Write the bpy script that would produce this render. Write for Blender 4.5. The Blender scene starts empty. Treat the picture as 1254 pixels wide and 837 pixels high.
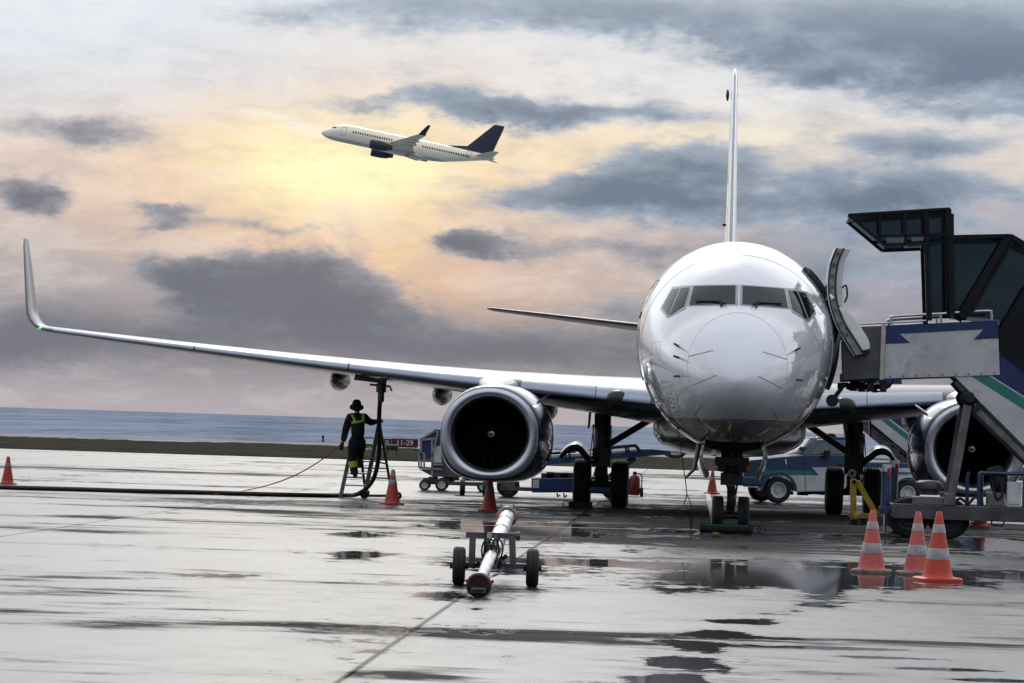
import bpy, bmesh, math, random
from mathutils import Vector, Matrix
from mathutils.bvhtree import BVHTree

R = math.radians
random.seed(11)
scene = bpy.context.scene
COL = scene.collection

# ------------------------------------------------------------------ camera
FPX, CX, CY = 3900.0, 627.0, 418.5          # focal length and centre, in photograph pixels
EYE = 1.88
PITCH = math.atan(99.4 / FPX)
ROLL = R(1.8)
cam_data = bpy.data.cameras.new("camera")
cam = bpy.data.objects.new("camera", cam_data)
COL.objects.link(cam)
CAM = Matrix.Translation((0, 0, EYE)) @ Matrix.Rotation(R(90) + PITCH, 4, 'X') @ Matrix.Rotation(ROLL, 4, 'Z')
cam.matrix_world = CAM
cam_data.sensor_width = 36.0
cam_data.lens = FPX * 36.0 / 1254.0
cam_data.clip_start = 0.5
cam_data.clip_end = 90000.0
scene.camera = cam
CAM3 = CAM.to_3x3()


def W(px, py, Y):
    """world point that stands Y metres down the apron and shows at this photo pixel"""
    d = CAM3 @ Vector(((px - CX) / FPX, -(py - CY) / FPX, -1.0))
    k = Y / d.y
    return Vector((d.x * k, Y, EYE + d.z * k))


def G(px, py, z=0.0):
    d = CAM3 @ Vector(((px - CX) / FPX, -(py - CY) / FPX, -1.0))
    k = (z - EYE) / d.z
    return Vector((d.x * k, d.y * k, z))


def planar(o, yaw):
    """pixels to points of the upright plane through o turned by yaw; the third value goes deeper, square to it"""
    n = Vector((-math.sin(yaw), math.cos(yaw), 0))
    o = Vector(o)
    e = Vector((0, 0, EYE))

    def fn(px, py, d=0.0):
        r = CAM3 @ Vector(((px - CX) / FPX, -(py - CY) / FPX, -1.0))
        return e + r * ((o - e).dot(n) / r.dot(n)) + n * d
    return fn


# ------------------------------------------------------------------ node helpers
class N:
    """tiny wrapper: arithmetic on shader sockets"""
    def __init__(self, nt, sock):
        self.nt, self.s = nt, sock

    def _m(self, op, o=None, o2=None, flip=False):
        n = self.nt.nodes.new('ShaderNodeMath')
        n.operation = op
        args = [self, o, o2]
        if flip:
            args = [o, self, o2]
        for i, a in enumerate(args):
            if a is None:
                continue
            if isinstance(a, N):
                self.nt.links.new(a.s, n.inputs[i])
            else:
                n.inputs[i].default_value = float(a)
        return N(self.nt, n.outputs[0])

    def __add__(self, o): return self._m('ADD', o)
    __radd__ = __add__
    def __sub__(self, o): return self._m('SUBTRACT', o)
    def __rsub__(self, o): return self._m('SUBTRACT', o, flip=True)
    def __mul__(self, o): return self._m('MULTIPLY', o)
    __rmul__ = __mul__
    def __truediv__(self, o): return self._m('DIVIDE', o)
    def clamp(self): 
        n = self._m('ADD', 0.0); n.s.node.use_clamp = True; return n
    def pow(self, o): return self._m('POWER', o)
    def exp(self): return self._m('EXPONENT')
    def abs(self): return self._m('ABSOLUTE')
    def fract(self): return self._m('FRACT')
    def floor(self): return self._m('FLOOR')
    def lt(self, o): return self._m('LESS_THAN', o)
    def gt(self, o): return self._m('GREATER_THAN', o)
    def max(self, o): return self._m('MAXIMUM', o)
    def min(self, o): return self._m('MINIMUM', o)
    def atan2(self, o): return self._m('ARCTAN2', o)
    def asin(self): return self._m('ARCSINE')
    def ss(self, a, b):
        n = self.nt.nodes.new('ShaderNodeMapRange')
        n.interpolation_type = 'SMOOTHSTEP'
        self.nt.links.new(self.s, n.inputs[0])
        n.inputs[1].default_value = a
        n.inputs[2].default_value = b
        return N(self.nt, n.outputs[0])


def nmix(nt, fac, a, b, blend='MIX'):
    n = nt.nodes.new('ShaderNodeMix')
    n.data_type = 'RGBA'
    n.blend_type = blend
    for sock, v in ((n.inputs[0], fac), (n.inputs[6], a), (n.inputs[7], b)):
        if isinstance(v, N):
            nt.links.new(v.s, sock)
        elif isinstance(v, (int, float)):
            sock.default_value = v
        else:
            sock.default_value = (v[0], v[1], v[2], 1)
    return N(nt, n.outputs[2])


def nnoise(nt, vec, scale, detail=4, rough=0.55, dist=0.0, lac=2.0):
    n = nt.nodes.new('ShaderNodeTexNoise')
    if vec is not None:
        nt.links.new(vec.s, n.inputs['Vector'])
    n.inputs['Scale'].default_value = scale
    n.inputs['Detail'].default_value = detail
    n.inputs['Roughness'].default_value = rough
    n.inputs['Lacunarity'].default_value = lac
    n.inputs['Distortion'].default_value = dist
    return N(nt, n.outputs['Fac'])


def nmap(nt, vec, scale=(1, 1, 1), rot=(0, 0, 0), loc=(0, 0, 0)):
    n = nt.nodes.new('ShaderNodeMapping')
    nt.links.new(vec.s, n.inputs[0])
    n.inputs['Location'].default_value = loc
    n.inputs['Rotation'].default_value = rot
    n.inputs['Scale'].default_value = scale
    return N(nt, n.outputs[0])


def nsep(nt, vec):
    n = nt.nodes.new('ShaderNodeSeparateXYZ')
    nt.links.new(vec.s, n.inputs[0])
    return [N(nt, o) for o in n.outputs]


def ncomb(nt, x, y, z):
    n = nt.nodes.new('ShaderNodeCombineXYZ')
    for i, v in enumerate((x, y, z)):
        if isinstance(v, N):
            nt.links.new(v.s, n.inputs[i])
        else:
            n.inputs[i].default_value = v
    return N(nt, n.outputs[0])


def ncoord(nt, kind='Object'):
    n = nt.nodes.new('ShaderNodeTexCoord')
    return N(nt, n.outputs[kind])


def mat(name, col=(0.5, 0.5, 0.5), rough=0.5, metal=0.0, coat=0.0, vary=0.12, nscale=3.0,
        rvary=0.1, bump=0.0, bscale=40.0, spec=0.5, emit=None, dirt=None, stretch=(1, 1, 1)):
    """painted / worn surface: the colour and the gloss both wander a little"""
    m = bpy.data.materials.new(name)
    m.use_nodes = True
    nt = m.node_tree
    b = nt.nodes['Principled BSDF']
    co = ncoord(nt, 'Object')
    if stretch != (1, 1, 1):
        co = nmap(nt, co, stretch)
    n1 = nnoise(nt, co, nscale, 5, 0.6)
    c2 = [c * (1 - vary * 2) for c in col]
    c3 = [min(1, c * (1 + vary)) for c in col]
    base = nmix(nt, n1.ss(0.25, 0.75), c2, c3)
    if dirt:
        n2 = nnoise(nt, co, nscale * 2.7, 6, 0.65)
        base = nmix(nt, n2.ss(0.52, 0.75) * dirt[3], base, dirt[:3])
    nt.links.new(base.s, b.inputs['Base Color'])
    rr = n1 * (2 * rvary) + (rough - rvary)
    nt.links.new(rr.clamp().s, b.inputs['Roughness'])
    b.inputs['Metallic'].default_value = metal
    b.inputs['Specular IOR Level'].default_value = spec
    b.inputs['Coat Weight'].default_value = coat
    b.inputs['Coat Roughness'].default_value = 0.04
    if bump:
        bn = nt.nodes.new('ShaderNodeBump')
        bn.inputs['Strength'].default_value = bump
        bn.inputs['Distance'].default_value = 0.02
        nt.links.new(nnoise(nt, co, bscale, 3).s, bn.inputs['Height'])
        nt.links.new(bn.outputs[0], b.inputs['Normal'])
    if emit:
        b.inputs['Emission Color'].default_value = (*emit[:3], 1)
        b.inputs['Emission Strength'].default_value = emit[3]
    return m


# ------------------------------------------------------------------ mesh helpers
class MB:
    def __init__(self):
        self.bm = bmesh.new()

    def v(self, p): return self.bm.verts.new(p)

    def f(self, vs):
        try:
            return self.bm.faces.new(vs)
        except ValueError:
            return None

    def loft(self, rings, loop=True, cap0=False, cap1=False, ring_closed=False):
        rv = [[self.v(p) for p in r] for r in rings]
        n = len(rv[0])
        rr = list(zip(rv, rv[1:] + ([rv[0]] if ring_closed else [])))
        for a, b in rr:
            if len(a) != n or len(b) != n:
                continue
            for i in range(n if loop else n - 1):
                j = (i + 1) % n
                self.f((a[i], a[j], b[j], b[i]))
        if cap0: self.f(list(reversed(rv[0])))
        if cap1: self.f(rv[-1])
        return self

    def box(self, c, s, rot=None):
        M = Matrix.Translation(c) @ (rot.to_4x4() if rot else Matrix())
        x, y, z = s[0] / 2, s[1] / 2, s[2] / 2
        vs = [self.v(M @ Vector(p)) for p in ((-x, -y, -z), (x, -y, -z), (x, y, -z), (-x, y, -z),
                                              (-x, -y, z), (x, -y, z), (x, y, z), (-x, y, z))]
        for q in ((0, 3, 2, 1), (4, 5, 6, 7), (0, 1, 5, 4), (1, 2, 6, 5), (2, 3, 7, 6), (3, 0, 4, 7)):
            self.f([vs[i] for i in q])
        return self

    def bar(self, p0, p1, w, h, up=(0, 0, 1)):
        """rectangular bar between two points"""
        p0, p1 = Vector(p0), Vector(p1)
        d = (p1 - p0).normalized()
        u = Vector(up)
        if abs(d.dot(u)) > 0.95:
            u = Vector((0, 1, 0))
        s = d.cross(u).normalized()
        u = s.cross(d).normalized()
        ring = lambda p: [p + s * a * w / 2 + u * b * h / 2 for a, b in ((-1, -1), (1, -1), (1, 1), (-1, 1))]
        return self.loft([ring(p0), ring(p1)], cap0=True, cap1=True)

    def cyl(self, p0, p1, r0, r1=None, n=16, caps=True):
        r1 = r0 if r1 is None else r1
        p0, p1 = Vector(p0), Vector(p1)
        d = (p1 - p0).normalized()
        u = Vector((0, 0, 1)) if abs(d.z) < 0.9 else Vector((1, 0, 0))
        a = d.cross(u).normalized()
        b = d.cross(a).normalized()
        ring = lambda p, r: [p + (a * math.cos(t) + b * math.sin(t)) * r for t in
                             [2 * math.pi * i / n for i in range(n)]]
        return self.loft([ring(p0, r0), ring(p1, r1)], cap0=caps, cap1=caps)

    def lathe(self, prof, o, axis, n=28, closed=False):
        """profile of (radius, distance along axis) round an axis"""
        o, d = Vector(o), Vector(axis).normalized()
        u = Vector((0, 0, 1)) if abs(d.z) < 0.9 else Vector((1, 0, 0))
        a = d.cross(u).normalized()
        b = d.cross(a).normalized()
        rings = [[o + d * h + (a * math.cos(t) + b * math.sin(t)) * max(r, 1e-4) for t in
                  [2 * math.pi * i / n for i in range(n)]] for r, h in prof]
        return self.loft(rings, cap0=not closed, cap1=not closed, ring_closed=closed)

    def tube(self, pts, r, n=8, smooth=True):
        pts = [Vector(p) for p in pts]
        rings = []
        prev = None
        for i, p in enumerate(pts):
            d = (pts[min(i + 1, len(pts) - 1)] - pts[max(i - 1, 0)]).normalized()
            if prev is None:
                u = Vector((0, 0, 1)) if abs(d.z) < 0.9 else Vector((0, 1, 0))
                a = d.cross(u).normalized()
            else:
                a = (prev - d * prev.dot(d)).normalized()
            prev = a
            b = d.cross(a).normalized()
            rad = r[i] if isinstance(r, (list, tuple)) else r
            rings.append([p + (a * math.cos(t) + b * math.sin(t)) * rad for t in
                          [2 * math.pi * k / n for k in range(n)]])
        return self.loft(rings, cap0=True, cap1=True)

    def prism(self, pts, off):
        off = Vector(off)
        pts = [Vector(p) for p in pts]
        return self.loft([pts, [p + off for p in pts]], cap0=True, cap1=True)

    def ball(self, c, r, n=16, m=10):
        r = (r, r, r) if isinstance(r, (int, float)) else r
        rings = []
        for j in range(m + 1):
            ph = math.pi * j / m
            rings.append([(c[0] + r[0] * max(math.sin(ph), 1e-3) * math.cos(2 * math.pi * i / n),
                           c[1] + r[1] * max(math.sin(ph), 1e-3) * math.sin(2 * math.pi * i / n),
                           c[2] + r[2] * math.cos(ph)) for i in range(n)])
        return self.loft(rings, cap0=True, cap1=True)

    def build(self, name, material, parent=None, smooth=35, bevel=0, solid=0, seg=2):
        bm = self.bm
        bmesh.ops.remove_doubles(bm, verts=bm.verts[:], dist=1e-5)
        bmesh.ops.recalc_face_normals(bm, faces=bm.faces[:])
        me = bpy.data.meshes.new(name)
        bm.to_mesh(me)
        bm.free()
        for p in me.polygons:
            p.use_smooth = True
        if smooth is not None:
            me.set_sharp_from_angle(angle=R(smooth))
        for m in (material if isinstance(material, (list, tuple)) else [material]):
            me.materials.append(m)
        o = bpy.data.objects.new(name, me)
        COL.objects.link(o)
        if parent:
            o.parent = parent
        if solid:
            s = o.modifiers.new('solid', 'SOLIDIFY'); s.thickness = solid; s.offset = 0
        if bevel:
            b = o.modifiers.new('bevel', 'BEVEL')
            b.width = bevel; b.segments = seg; b.limit_method = 'ANGLE'; b.angle_limit = R(40)
            b.harden_normals = True
        return o


def tag(o, label=None, cat=None, group=None, kind=None):
    if label: o['label'] = label
    if cat: o['category'] = cat
    if group: o['group'] = group
    if kind: o['kind'] = kind
    return o


def thing(name, label, cat, loc=(0, 0, 0), rz=0.0, group=None):
    o = bpy.data.objects.new(name, None)
    o.empty_display_size = 0.3
    COL.objects.link(o)
    o.location = loc
    o.rotation_euler = (0, 0, rz)
    return tag(o, label, cat, group)


def local(root):
    inv = (Matrix.Translation(root.location) @ root.rotation_euler.to_matrix().to_4x4()).inverted()
    return lambda p: inv @ Vector(p)


def smooth_path(pts, k=6):
    pts = [Vector(p) for p in pts]
    out = []
    for i in range(len(pts) - 1):
        p0, p1, p2, p3 = pts[max(i - 1, 0)], pts[i], pts[i + 1], pts[min(i + 2, len(pts) - 1)]
        for j in range(k):
            t = j / k
            out.append(0.5 * ((2 * p1) + (p2 - p0) * t + (2 * p0 - 5 * p1 + 4 * p2 - p3) * t * t +
                              (3 * p1 - p0 - 3 * p2 + p3) * t ** 3))
    out.append(pts[-1])
    return out


def pchip(tab, x):
    n = len(tab)
    if x <= tab[0][0]: return tab[0][1]
    if x >= tab[-1][0]: return tab[-1][1]
    h = [tab[i + 1][0] - tab[i][0] for i in range(n - 1)]
    dl = [(tab[i + 1][1] - tab[i][1]) / h[i] for i in range(n - 1)]
    m = [dl[0]] + [0 if dl[i - 1] * dl[i] <= 0 else 2 * dl[i - 1] * dl[i] / (dl[i - 1] + dl[i])
                   for i in range(1, n - 1)] + [dl[-1]]
    for i in range(n - 1):
        if x <= tab[i + 1][0]:
            t = (x - tab[i][0]) / h[i]
            return ((2 * t ** 3 - 3 * t * t + 1) * tab[i][1] + (t ** 3 - 2 * t * t + t) * h[i] * m[i] +
                    (-2 * t ** 3 + 3 * t * t) * tab[i + 1][1] + (t ** 3 - t * t) * h[i] * m[i + 1])

DECK_LO, DECK_HI = 0.70, 1.1
FRONT = 1.6
ZEN = 0.92
SUN_E = 0.5
EXPO = 0.0
# ------------------------------------------------------------------ sky and light
SUN_AZ = math.atan2(-197.0, FPX)       # towards the glow behind the clouds
SUN_EL = R(29)
world = bpy.data.worlds.new("World")
scene.world = world
world.use_nodes = True
nt = world.node_tree
nt.nodes.clear()
out = nt.nodes.new('ShaderNodeOutputWorld')
bg = nt.nodes.new('ShaderNodeBackground')
bg.inputs['Strength'].default_value = 0.1
nt.links.new(bg.outputs[0], out.inputs[0])
sky = nt.nodes.new('ShaderNodeTexSky')
sky.sky_type = 'NISHITA'
sky.sun_disc = False
sky.sun_elevation = SUN_EL
sky.sun_rotation = SUN_AZ
sky.dust_density = 2.5
dirn = ncoord(nt, 'Generated')
dx, dy, dz = nsep(nt, dirn)
K = FPX
u = dx.atan2(dy) * K                   # bearing and height above the horizon, in units of 1/3900 rad
v = dz.asin() * K
warp = nnoise(nt, nmap(nt, dirn, (1, 1, 1.9)), 22, 5, 0.62)
warp2 = nnoise(nt, nmap(nt, dirn, (1, 1, 1.9), loc=(3.1, 1.7, 0.4)), 22, 5, 0.62)
fine = nnoise(nt, nmap(nt, dirn, (1, 1, 2.2), loc=(0.3, 5.2, 1.1)), 46, 7, 0.66)
big = nnoise(nt, nmap(nt, dirn, (1, 1, 2.6), loc=(9.0, 2.0, 0.0)), 9, 4, 0.6)
uw = u + (warp - 0.5) * 150.0
vw = v + (warp2 - 0.5) * 85.0


def sky_uv(px, py):
    a, b = px - CX, py - CY
    return a * math.cos(ROLL) + b * math.sin(ROLL), 99.4 - (b * math.cos(ROLL) - a * math.sin(ROLL))


def blob(px, py, rx, ry, w, hard=False):
    a, b = sky_uv(px, py)
    qx = (uw - a) * (1.0 / rx)
    qy = (vw - b) * (1.0 / ry)
    return ((qx * qx + qy * qy) * -1.0).exp() * w


def blobs(lst):
    s = None
    for t in lst:
        q = blob(*t)
        s = q if s is None else s + q
    return s


ramp = nt.nodes.new('ShaderNodeValToRGB')
vn = ((v + (warp - 0.5) * 60.0) * (1.0 / 800.0)).clamp()
nt.links.new(vn.s, ramp.inputs[0])
cr = ramp.color_ramp
stops = [(0.0, (.47, .42, .44)), (.06, (.36, .34, .375)), (.16, (.40, .365, .395)), (.27, (.60, .49, .46)), (.40, (.70, .60, .57)),
         (.52, (.73, .75, .80)), (.66, (.68, .77, .86)), (1.0, (.80, .88, .97))]
cr.elements[0].position, cr.elements[0].color = stops[0][0], (*stops[0][1], 1)
cr.elements[1].position, cr.elements[1].color = stops[-1][0], (*stops[-1][1], 1)
for p, c in stops[1:-1]:
    e = cr.elements.new(p)
    e.color = (*c, 1)
c = N(nt, ramp.outputs[0])
# warm light round the hidden sun
c = nmix(nt, blob(430, 230, 340, 150, 0.95).clamp(), c, (.94, .64, .40))
c = nmix(nt, blob(700, 178, 330, 45, 0.75).clamp(), c, (.98, .80, .52))
c = nmix(nt, blob(950, 175, 170, 40, 0.55).clamp(), c, (.95, .84, .62))
c = nmix(nt, blob(1150, 195, 140, 22, 0.5).clamp(), c, (.90, .78, .62))
c = nmix(nt, blob(450, 345, 190, 60, 0.8).clamp(), c, (.90, .55, .34))
c = nmix(nt, blob(500, 310, 60, 30, 0.5).clamp(), c, (.96, .70, .34))
c = nmix(nt, blob(385, 195, 180, 66, 0.9).clamp(), c, (1.0, .79, .50))
c = nmix(nt, blob(428, 205, 105, 50, 1.3).clamp(), c, (1.10, 1.02, .56))
c = nmix(nt, blob(350, 150, 60, 8, 0.6).clamp(), c, (1.0, .93, .84))
c = nmix(nt, blob(880, 95, 300, 45, 0.6).clamp(), c, (.90, .86, .82))
c = nmix(nt, blob(110, 60, 180, 60, 0.5).clamp(), c, (.76, .84, .92))
c = nmix(nt, blob(1090, 335, 260, 100, 0.95).clamp(), c, (.285, .305, .395))
c = nmix(nt, blob(980, 110, 330, 50, 0.6).clamp(), c, (.80, .81, .83))
c = nmix(nt, blob(60, 130, 160, 55, 0.6).clamp(), c, (.70, .69, .72))
c = nmix(nt, blob(100, 345, 220, 60, 0.8).clamp(), c, (.44, .40, .405))
c = nmix(nt, blob(700, 320, 160, 60, 0.6).clamp(), c, (.60, .48, .44))
c = nmix(nt, blob(230, 85, 200, 50, 0.6).clamp(), c, (.80, .79, .80))
c = nmix(nt, blob(90, 40, 220, 45, 0.6).clamp(), c, (.74, .81, .89))
wisp = nnoise(nt, nmap(nt, dirn, (1, 1, 3.6), loc=(2.2, 0.4, 0.7)), 30, 7, .68, .4)
c = nmix(nt, wisp.ss(.48, .72) * (.36 - v.ss(330, 500) * .24), c, nmix(nt, (u * (1 / 900.0) + .25).clamp(), (.47, .43, .47), (.40, .43, .49)))
c = nmix(nt, wisp.ss(.56, .36) * .22, c, (.98, .93, .88))
# thin veils
c = nmix(nt, (fine.ss(0.45, 0.72) * 0.16), c, (.40, .41, .47))
# lavender clouds on the left and under the glow
lav = blobs([(330, 355, 135, 46, 1.15), (410, 395, 120, 40, 1.0), (245, 335, 55, 26, .6), (38, 243, 48, 24, 1.1),
             (195, 262, 38, 18, .85), (110, 172, 120, 24, .55), (585, 292, 42, 17, .95), (40, 405, 110, 45, .75),
             (640, 430, 200, 26, .55), (250, 425, 120, 24, .5), (765, 388, 60, 18, .7), (380, 320, 60, 24, .4),
             (980, 330, 260, 70, .55), (300, 275, 100, 12, .4), (700, 310, 120, 14, .4)])
ld = lav + (fine - 0.5) * 1.0 + (warp - 0.5) * 0.5
lcol = nmix(nt, (ld * .75 + (fine - .5) * .7 + (warp2 - .5) * .9).ss(0.12, 0.95), (.40, .395, .435), (.130, .148, .195))
c = nmix(nt, ld.ss(0.16, 0.62) * 0.95, c, lcol)
lowband = (((v - 88.0) * (1 / 44.0)) * ((v - 88.0) * (1 / 44.0)) * -1.0).exp()
c = nmix(nt, (lowband * (.85 + (wisp - .5) * .8)).clamp(), c, (.160, .168, .208))
# blue grey clouds on the right and along the top
blu = blobs([(1130, 45, 250, 62, 1.25), (1250, 90, 120, 40, .8), (720, 6, 230, 30, .8), (600, 133, 130, 18, .95), (770, 140, 110, 16, .6),
             (740, 226, 110, 18, 1.0), (835, 200, 95, 20, .95), (800, 245, 190, 14, .8), (1110, 190, 130, 18, .9),
             (1110, 240, 190, 22, 1.0), (1190, 145, 90, 15, .7), (870, 268, 200, 18, .7), (1010, 95, 60, 14, .8),
             (1160, 320, 160, 50, .55), (480, 20, 190, 26, .5), (430, 120, 90, 10, .3)])
bank = nnoise(nt, nmap(nt, dirn, (1, 1, 4.2), loc=(6.3, 2.2, 0.9)), 30, 6, 0.62)
bmk = (blu + (fine - 0.5) * .55 + (bank - 0.5) * .95 + (warp - 0.5) * 0.3)
bcol = nmix(nt, (bmk * .7 + (fine - .5) * .6 + (warp2 - .5) * .8).ss(0.10, 0.95), (.36, .435, .54), (.120, .178, .262))
c = nmix(nt, bmk.ss(0.06, 0.66) * 0.94, c, bcol)
# pale band along the sea horizon
c = nmix(nt, ((v * (1 / 26.0)).abs() * -1.0).exp() * 0.6, c, (.43, .40, .44))
# the brighter cloud deck overhead, duller behind the photographer
sidev = nnoise(nt, nmap(nt, dirn, (1, 1, 1.8)), 4.5, 5, 0.6)
deck = nmix(nt, sidev.ss(0.35, 0.68), (DECK_LO, DECK_LO * 1.06, DECK_LO * 1.17), (DECK_HI, DECK_HI * 1.04, DECK_HI * 1.12))
deck = nmix(nt, dy.ss(.25, .9), deck, nmix(nt, sidev.ss(.3, .7), (FRONT * .8, FRONT * .82, FRONT * .85), (FRONT, FRONT * 1.01, FRONT * 1.04)))
c = nmix(nt, v.ss(440, 820), c, deck)
c = nmix(nt, dz.ss(.42, .85) * .75, c, (ZEN, ZEN * 1.05, ZEN * 1.14))
backc = nmix(nt, sidev.ss(0.32, 0.7), (.16, .19, .25), (.62, .66, .75))
backc = nmix(nt, dz.ss(.30, .70), backc, (1.02, 1.09, 1.24))
back = ((dy * -1.0).ss(-0.45, 0.5)) * (1.0 - dz.ss(0.25, 0.75))
c = nmix(nt, back, c, backc)
sc_ = nt.nodes.new('ShaderNodeVectorMath')
sc_.operation = 'SCALE'
nt.links.new(c.s, sc_.inputs[0])
sc_.inputs['Scale'].default_value = 10.0       # clouds, undone by the 0.1 of the background
cover = N(nt, nt.nodes.new('ShaderNodeValue').outputs[0])
cover.s.default_value = 0.99
fin = nmix(nt, cover, N(nt, sky.outputs[0]), N(nt, sc_.outputs[0]))
nt.links.new(fin.s, bg.inputs['Color'])

sd = bpy.data.lights.new("sun", 'SUN')
sd.energy = SUN_E
sd.angle = R(12)
sd.color = (1.0, 0.93, 0.83)
sun = bpy.data.objects.new("sun", sd)
COL.objects.link(sun)
sv = Vector((math.sin(SUN_AZ) * math.cos(SUN_EL), math.cos(SUN_AZ) * math.cos(SUN_EL), math.sin(SUN_EL)))
sun.rotation_euler = sv.to_track_quat('Z', 'Y').to_euler()
sun.location = (-20, 60, 40)

scene.render.engine = 'CYCLES'
scene.view_settings.view_transform = 'Standard'
scene.view_settings.look = 'None'
scene.view_settings.exposure = EXPO
scene.view_settings.gamma = 1.0
scene.cycles.use_denoising = True
scene.cycles.max_bounces = 6
scene.cycles.glossy_bounces = 4
scene.cycles.diffuse_bounces = 3
scene.cycles.caustics_reflective = False
scene.cycles.caustics_refractive = False
scene.cycles.sample_clamp_indirect = 4.0

# ------------------------------------------------------------------ ground
AX = 0.062                               # heading of the aircraft stand: metres right per metre away
YAW = -math.atan(AX)


def sheet(name, x0, x1, y0, y1, z, m, nx=1, ny=1, fz=None):
    b = MB()
    rows = []
    for j in range(ny + 1):
        y = y0 + (y1 - y0) * j / ny
        rows.append([(x0 + (x1 - x0) * i / nx, y, z + (fz(x0 + (x1 - x0) * i / nx, y) if fz else 0)) for i in range(nx + 1)])
    b.loft(rows, loop=False)
    o = b.build(name, m)
    return tag(o, kind='structure')


def concrete():
    m = bpy.data.materials.new("wet_concrete")
    m.use_nodes = True
    t = m.node_tree
    b = t.nodes['Principled BSDF']
    co = ncoord(t, 'Object')
    st = nmap(t, co, rot=(0, 0, -YAW))               # aligned with the slab joints
    x, y, z = nsep(t, st)
    # joints
    px_, py_ = 7.6, 7.6
    p0 = Matrix.Rotation(-YAW, 3, 'Z') @ G(560, 735)
    sx = (x - p0.x) * (1 / px_)
    sy = (y - 28.6) * (1 / py_)
    wob = nnoise(t, co, 6, 3)
    ex = (((sx + 0.5).fract() - 0.5).abs() * px_)
    ey = (((sy + 0.5).fract() - 0.5).abs() * py_)
    jx = 1.0 - (ex + (wob - 0.5) * 0.02).ss(0.014, 0.045)
    jy = 1.0 - (ey + (wob - 0.5) * 0.02).ss(0.014, 0.05)
    joint = jx.max(jy)
    wn = t.nodes.new('ShaderNodeTexWhiteNoise')
    wn.noise_dimensions = '2D'
    t.links.new(ncomb(t, (sx + 100.0).floor(), (sy + 100.0).floor(), 0.0).s, wn.inputs['Vector'])
    slab = N(t, wn.outputs['Value'])
    # tone
    n_big = nnoise(t, co, 0.16, 5, 0.6)
    n_mid = nnoise(t, co, 1.1, 6, 0.65)
    n_fin = nnoise(t, co, 26, 3, 0.6)
    tone = (n_big * 0.5 + n_mid * 0.35 + n_fin * 0.15)
    col = nmix(t, tone.ss(0.32, 0.66), (.055, .055, .055), (.135, .134, .132))
    col = nmix(t, slab * 0.35, col, (.065, .065, .065))
    # wetness: standing water, damp, almost dry
    reg = None
    for (qx, qy, rx, ry, w) in PUDDLES:
        g = G(qx, qy)
        a = (N(t, nsep(t, co)[0].s) - g.x) * (1 / rx)
        c_ = (N(t, nsep(t, co)[1].s) - g.y) * (1 / ry)
        q = ((a * a + c_ * c_) * -1.0).exp() * w
        reg = q if reg is None else reg + q
    w1 = nnoise(t, nmap(t, co, (1.0, 0.42, 1.0)), 0.85, 7, 0.62, 0.6)
    w2 = nnoise(t, nmap(t, co, (1, 0.5, 1), loc=(31, 7, 0)), 0.11, 3, 0.5)
    edge = (1.0 - ex.ss(0.0, 1.1)) * 0.05 + (1.0 - ey.ss(0.0, 1.4)) * 0.07
    w3 = nnoise(t, nmap(t, st, (.8, 0.55, 1), loc=(2, 9, 0)), 3.1, 6, 0.6)
    w4 = nnoise(t, nmap(t, st, (.7, 1.0, 1), loc=(4, 1, 0)), 9.0, 4, 0.6)
    wet = w1 * .38 + w3 * .42 + w4 * .20 + (w2 - 0.5) * 0.30 + reg * 0.225 + edge
    pud = wet.ss(0.607, 0.64)
    damp = wet.ss(0.40, 0.66)
    col = nmix(t, damp * 0.45, col, nmix(t, 1.0, col, (.55, .55, .56), 'MULTIPLY'))
    col = nmix(t, pud * 0.9, col, (.035, .035, .036))
    col = nmix(t, joint * 0.9, col, (.018, .018, .018))
    specks = nnoise(t, co, 9, 2, 0.5).gt(0.80)
    col = nmix(t, specks * 0.6, col, (.05, .045, .04))
    t.links.new(col.s, b.inputs['Base Color'])
    # drier streaks between the wet film, plus painted shade and reflection of the aircraft
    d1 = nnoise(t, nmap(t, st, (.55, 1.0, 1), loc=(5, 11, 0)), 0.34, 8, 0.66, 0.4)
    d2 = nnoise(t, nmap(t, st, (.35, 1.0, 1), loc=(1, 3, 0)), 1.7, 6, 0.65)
    dry_shade_reg = None
    for (qx, qy, rx, ry, w) in DRY_SHADE:
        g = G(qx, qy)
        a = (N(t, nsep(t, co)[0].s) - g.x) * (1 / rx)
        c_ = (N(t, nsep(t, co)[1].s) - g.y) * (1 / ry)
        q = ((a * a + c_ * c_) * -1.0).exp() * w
        dry_shade_reg = q if dry_shade_reg is None else dry_shade_reg + q
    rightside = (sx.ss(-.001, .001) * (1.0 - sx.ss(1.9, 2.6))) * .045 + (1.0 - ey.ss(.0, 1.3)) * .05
    dry_shade = (d1 * .60 + d2 * .40 + (w2 - .5) * .22 + dry_shade_reg * .16 + rightside + (slab - .5) * .05).ss(.54, .70) * (1.0 - pud)
    rough = (0.36 - damp * 0.10 + (n_mid - 0.5) * 0.16 + dry_shade * .22) * (1.0 - pud) + pud * 0.045
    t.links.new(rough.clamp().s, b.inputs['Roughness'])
    gloss_k = (1.0 - dry_shade).clamp()
    level = gloss_k * gloss_k * gloss_k * .70 * (1.0 - pud) * (1.0 - joint * .95) + pud * .006
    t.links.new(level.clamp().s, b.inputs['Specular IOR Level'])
    b.inputs['IOR'].default_value = 1.42
    bp = t.nodes.new('ShaderNodeBump')
    bp.inputs['Strength'].default_value = 0.35
    bp.inputs['Distance'].default_value = 0.006
    hh = (n_fin * 0.5 + nnoise(t, co, 90, 2) * 0.5) * (1.0 - pud) - joint * 1.2
    t.links.new(hh.s, bp.inputs['Height'])
    t.links.new(bp.outputs[0], b.inputs['Normal'])
    return m


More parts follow.
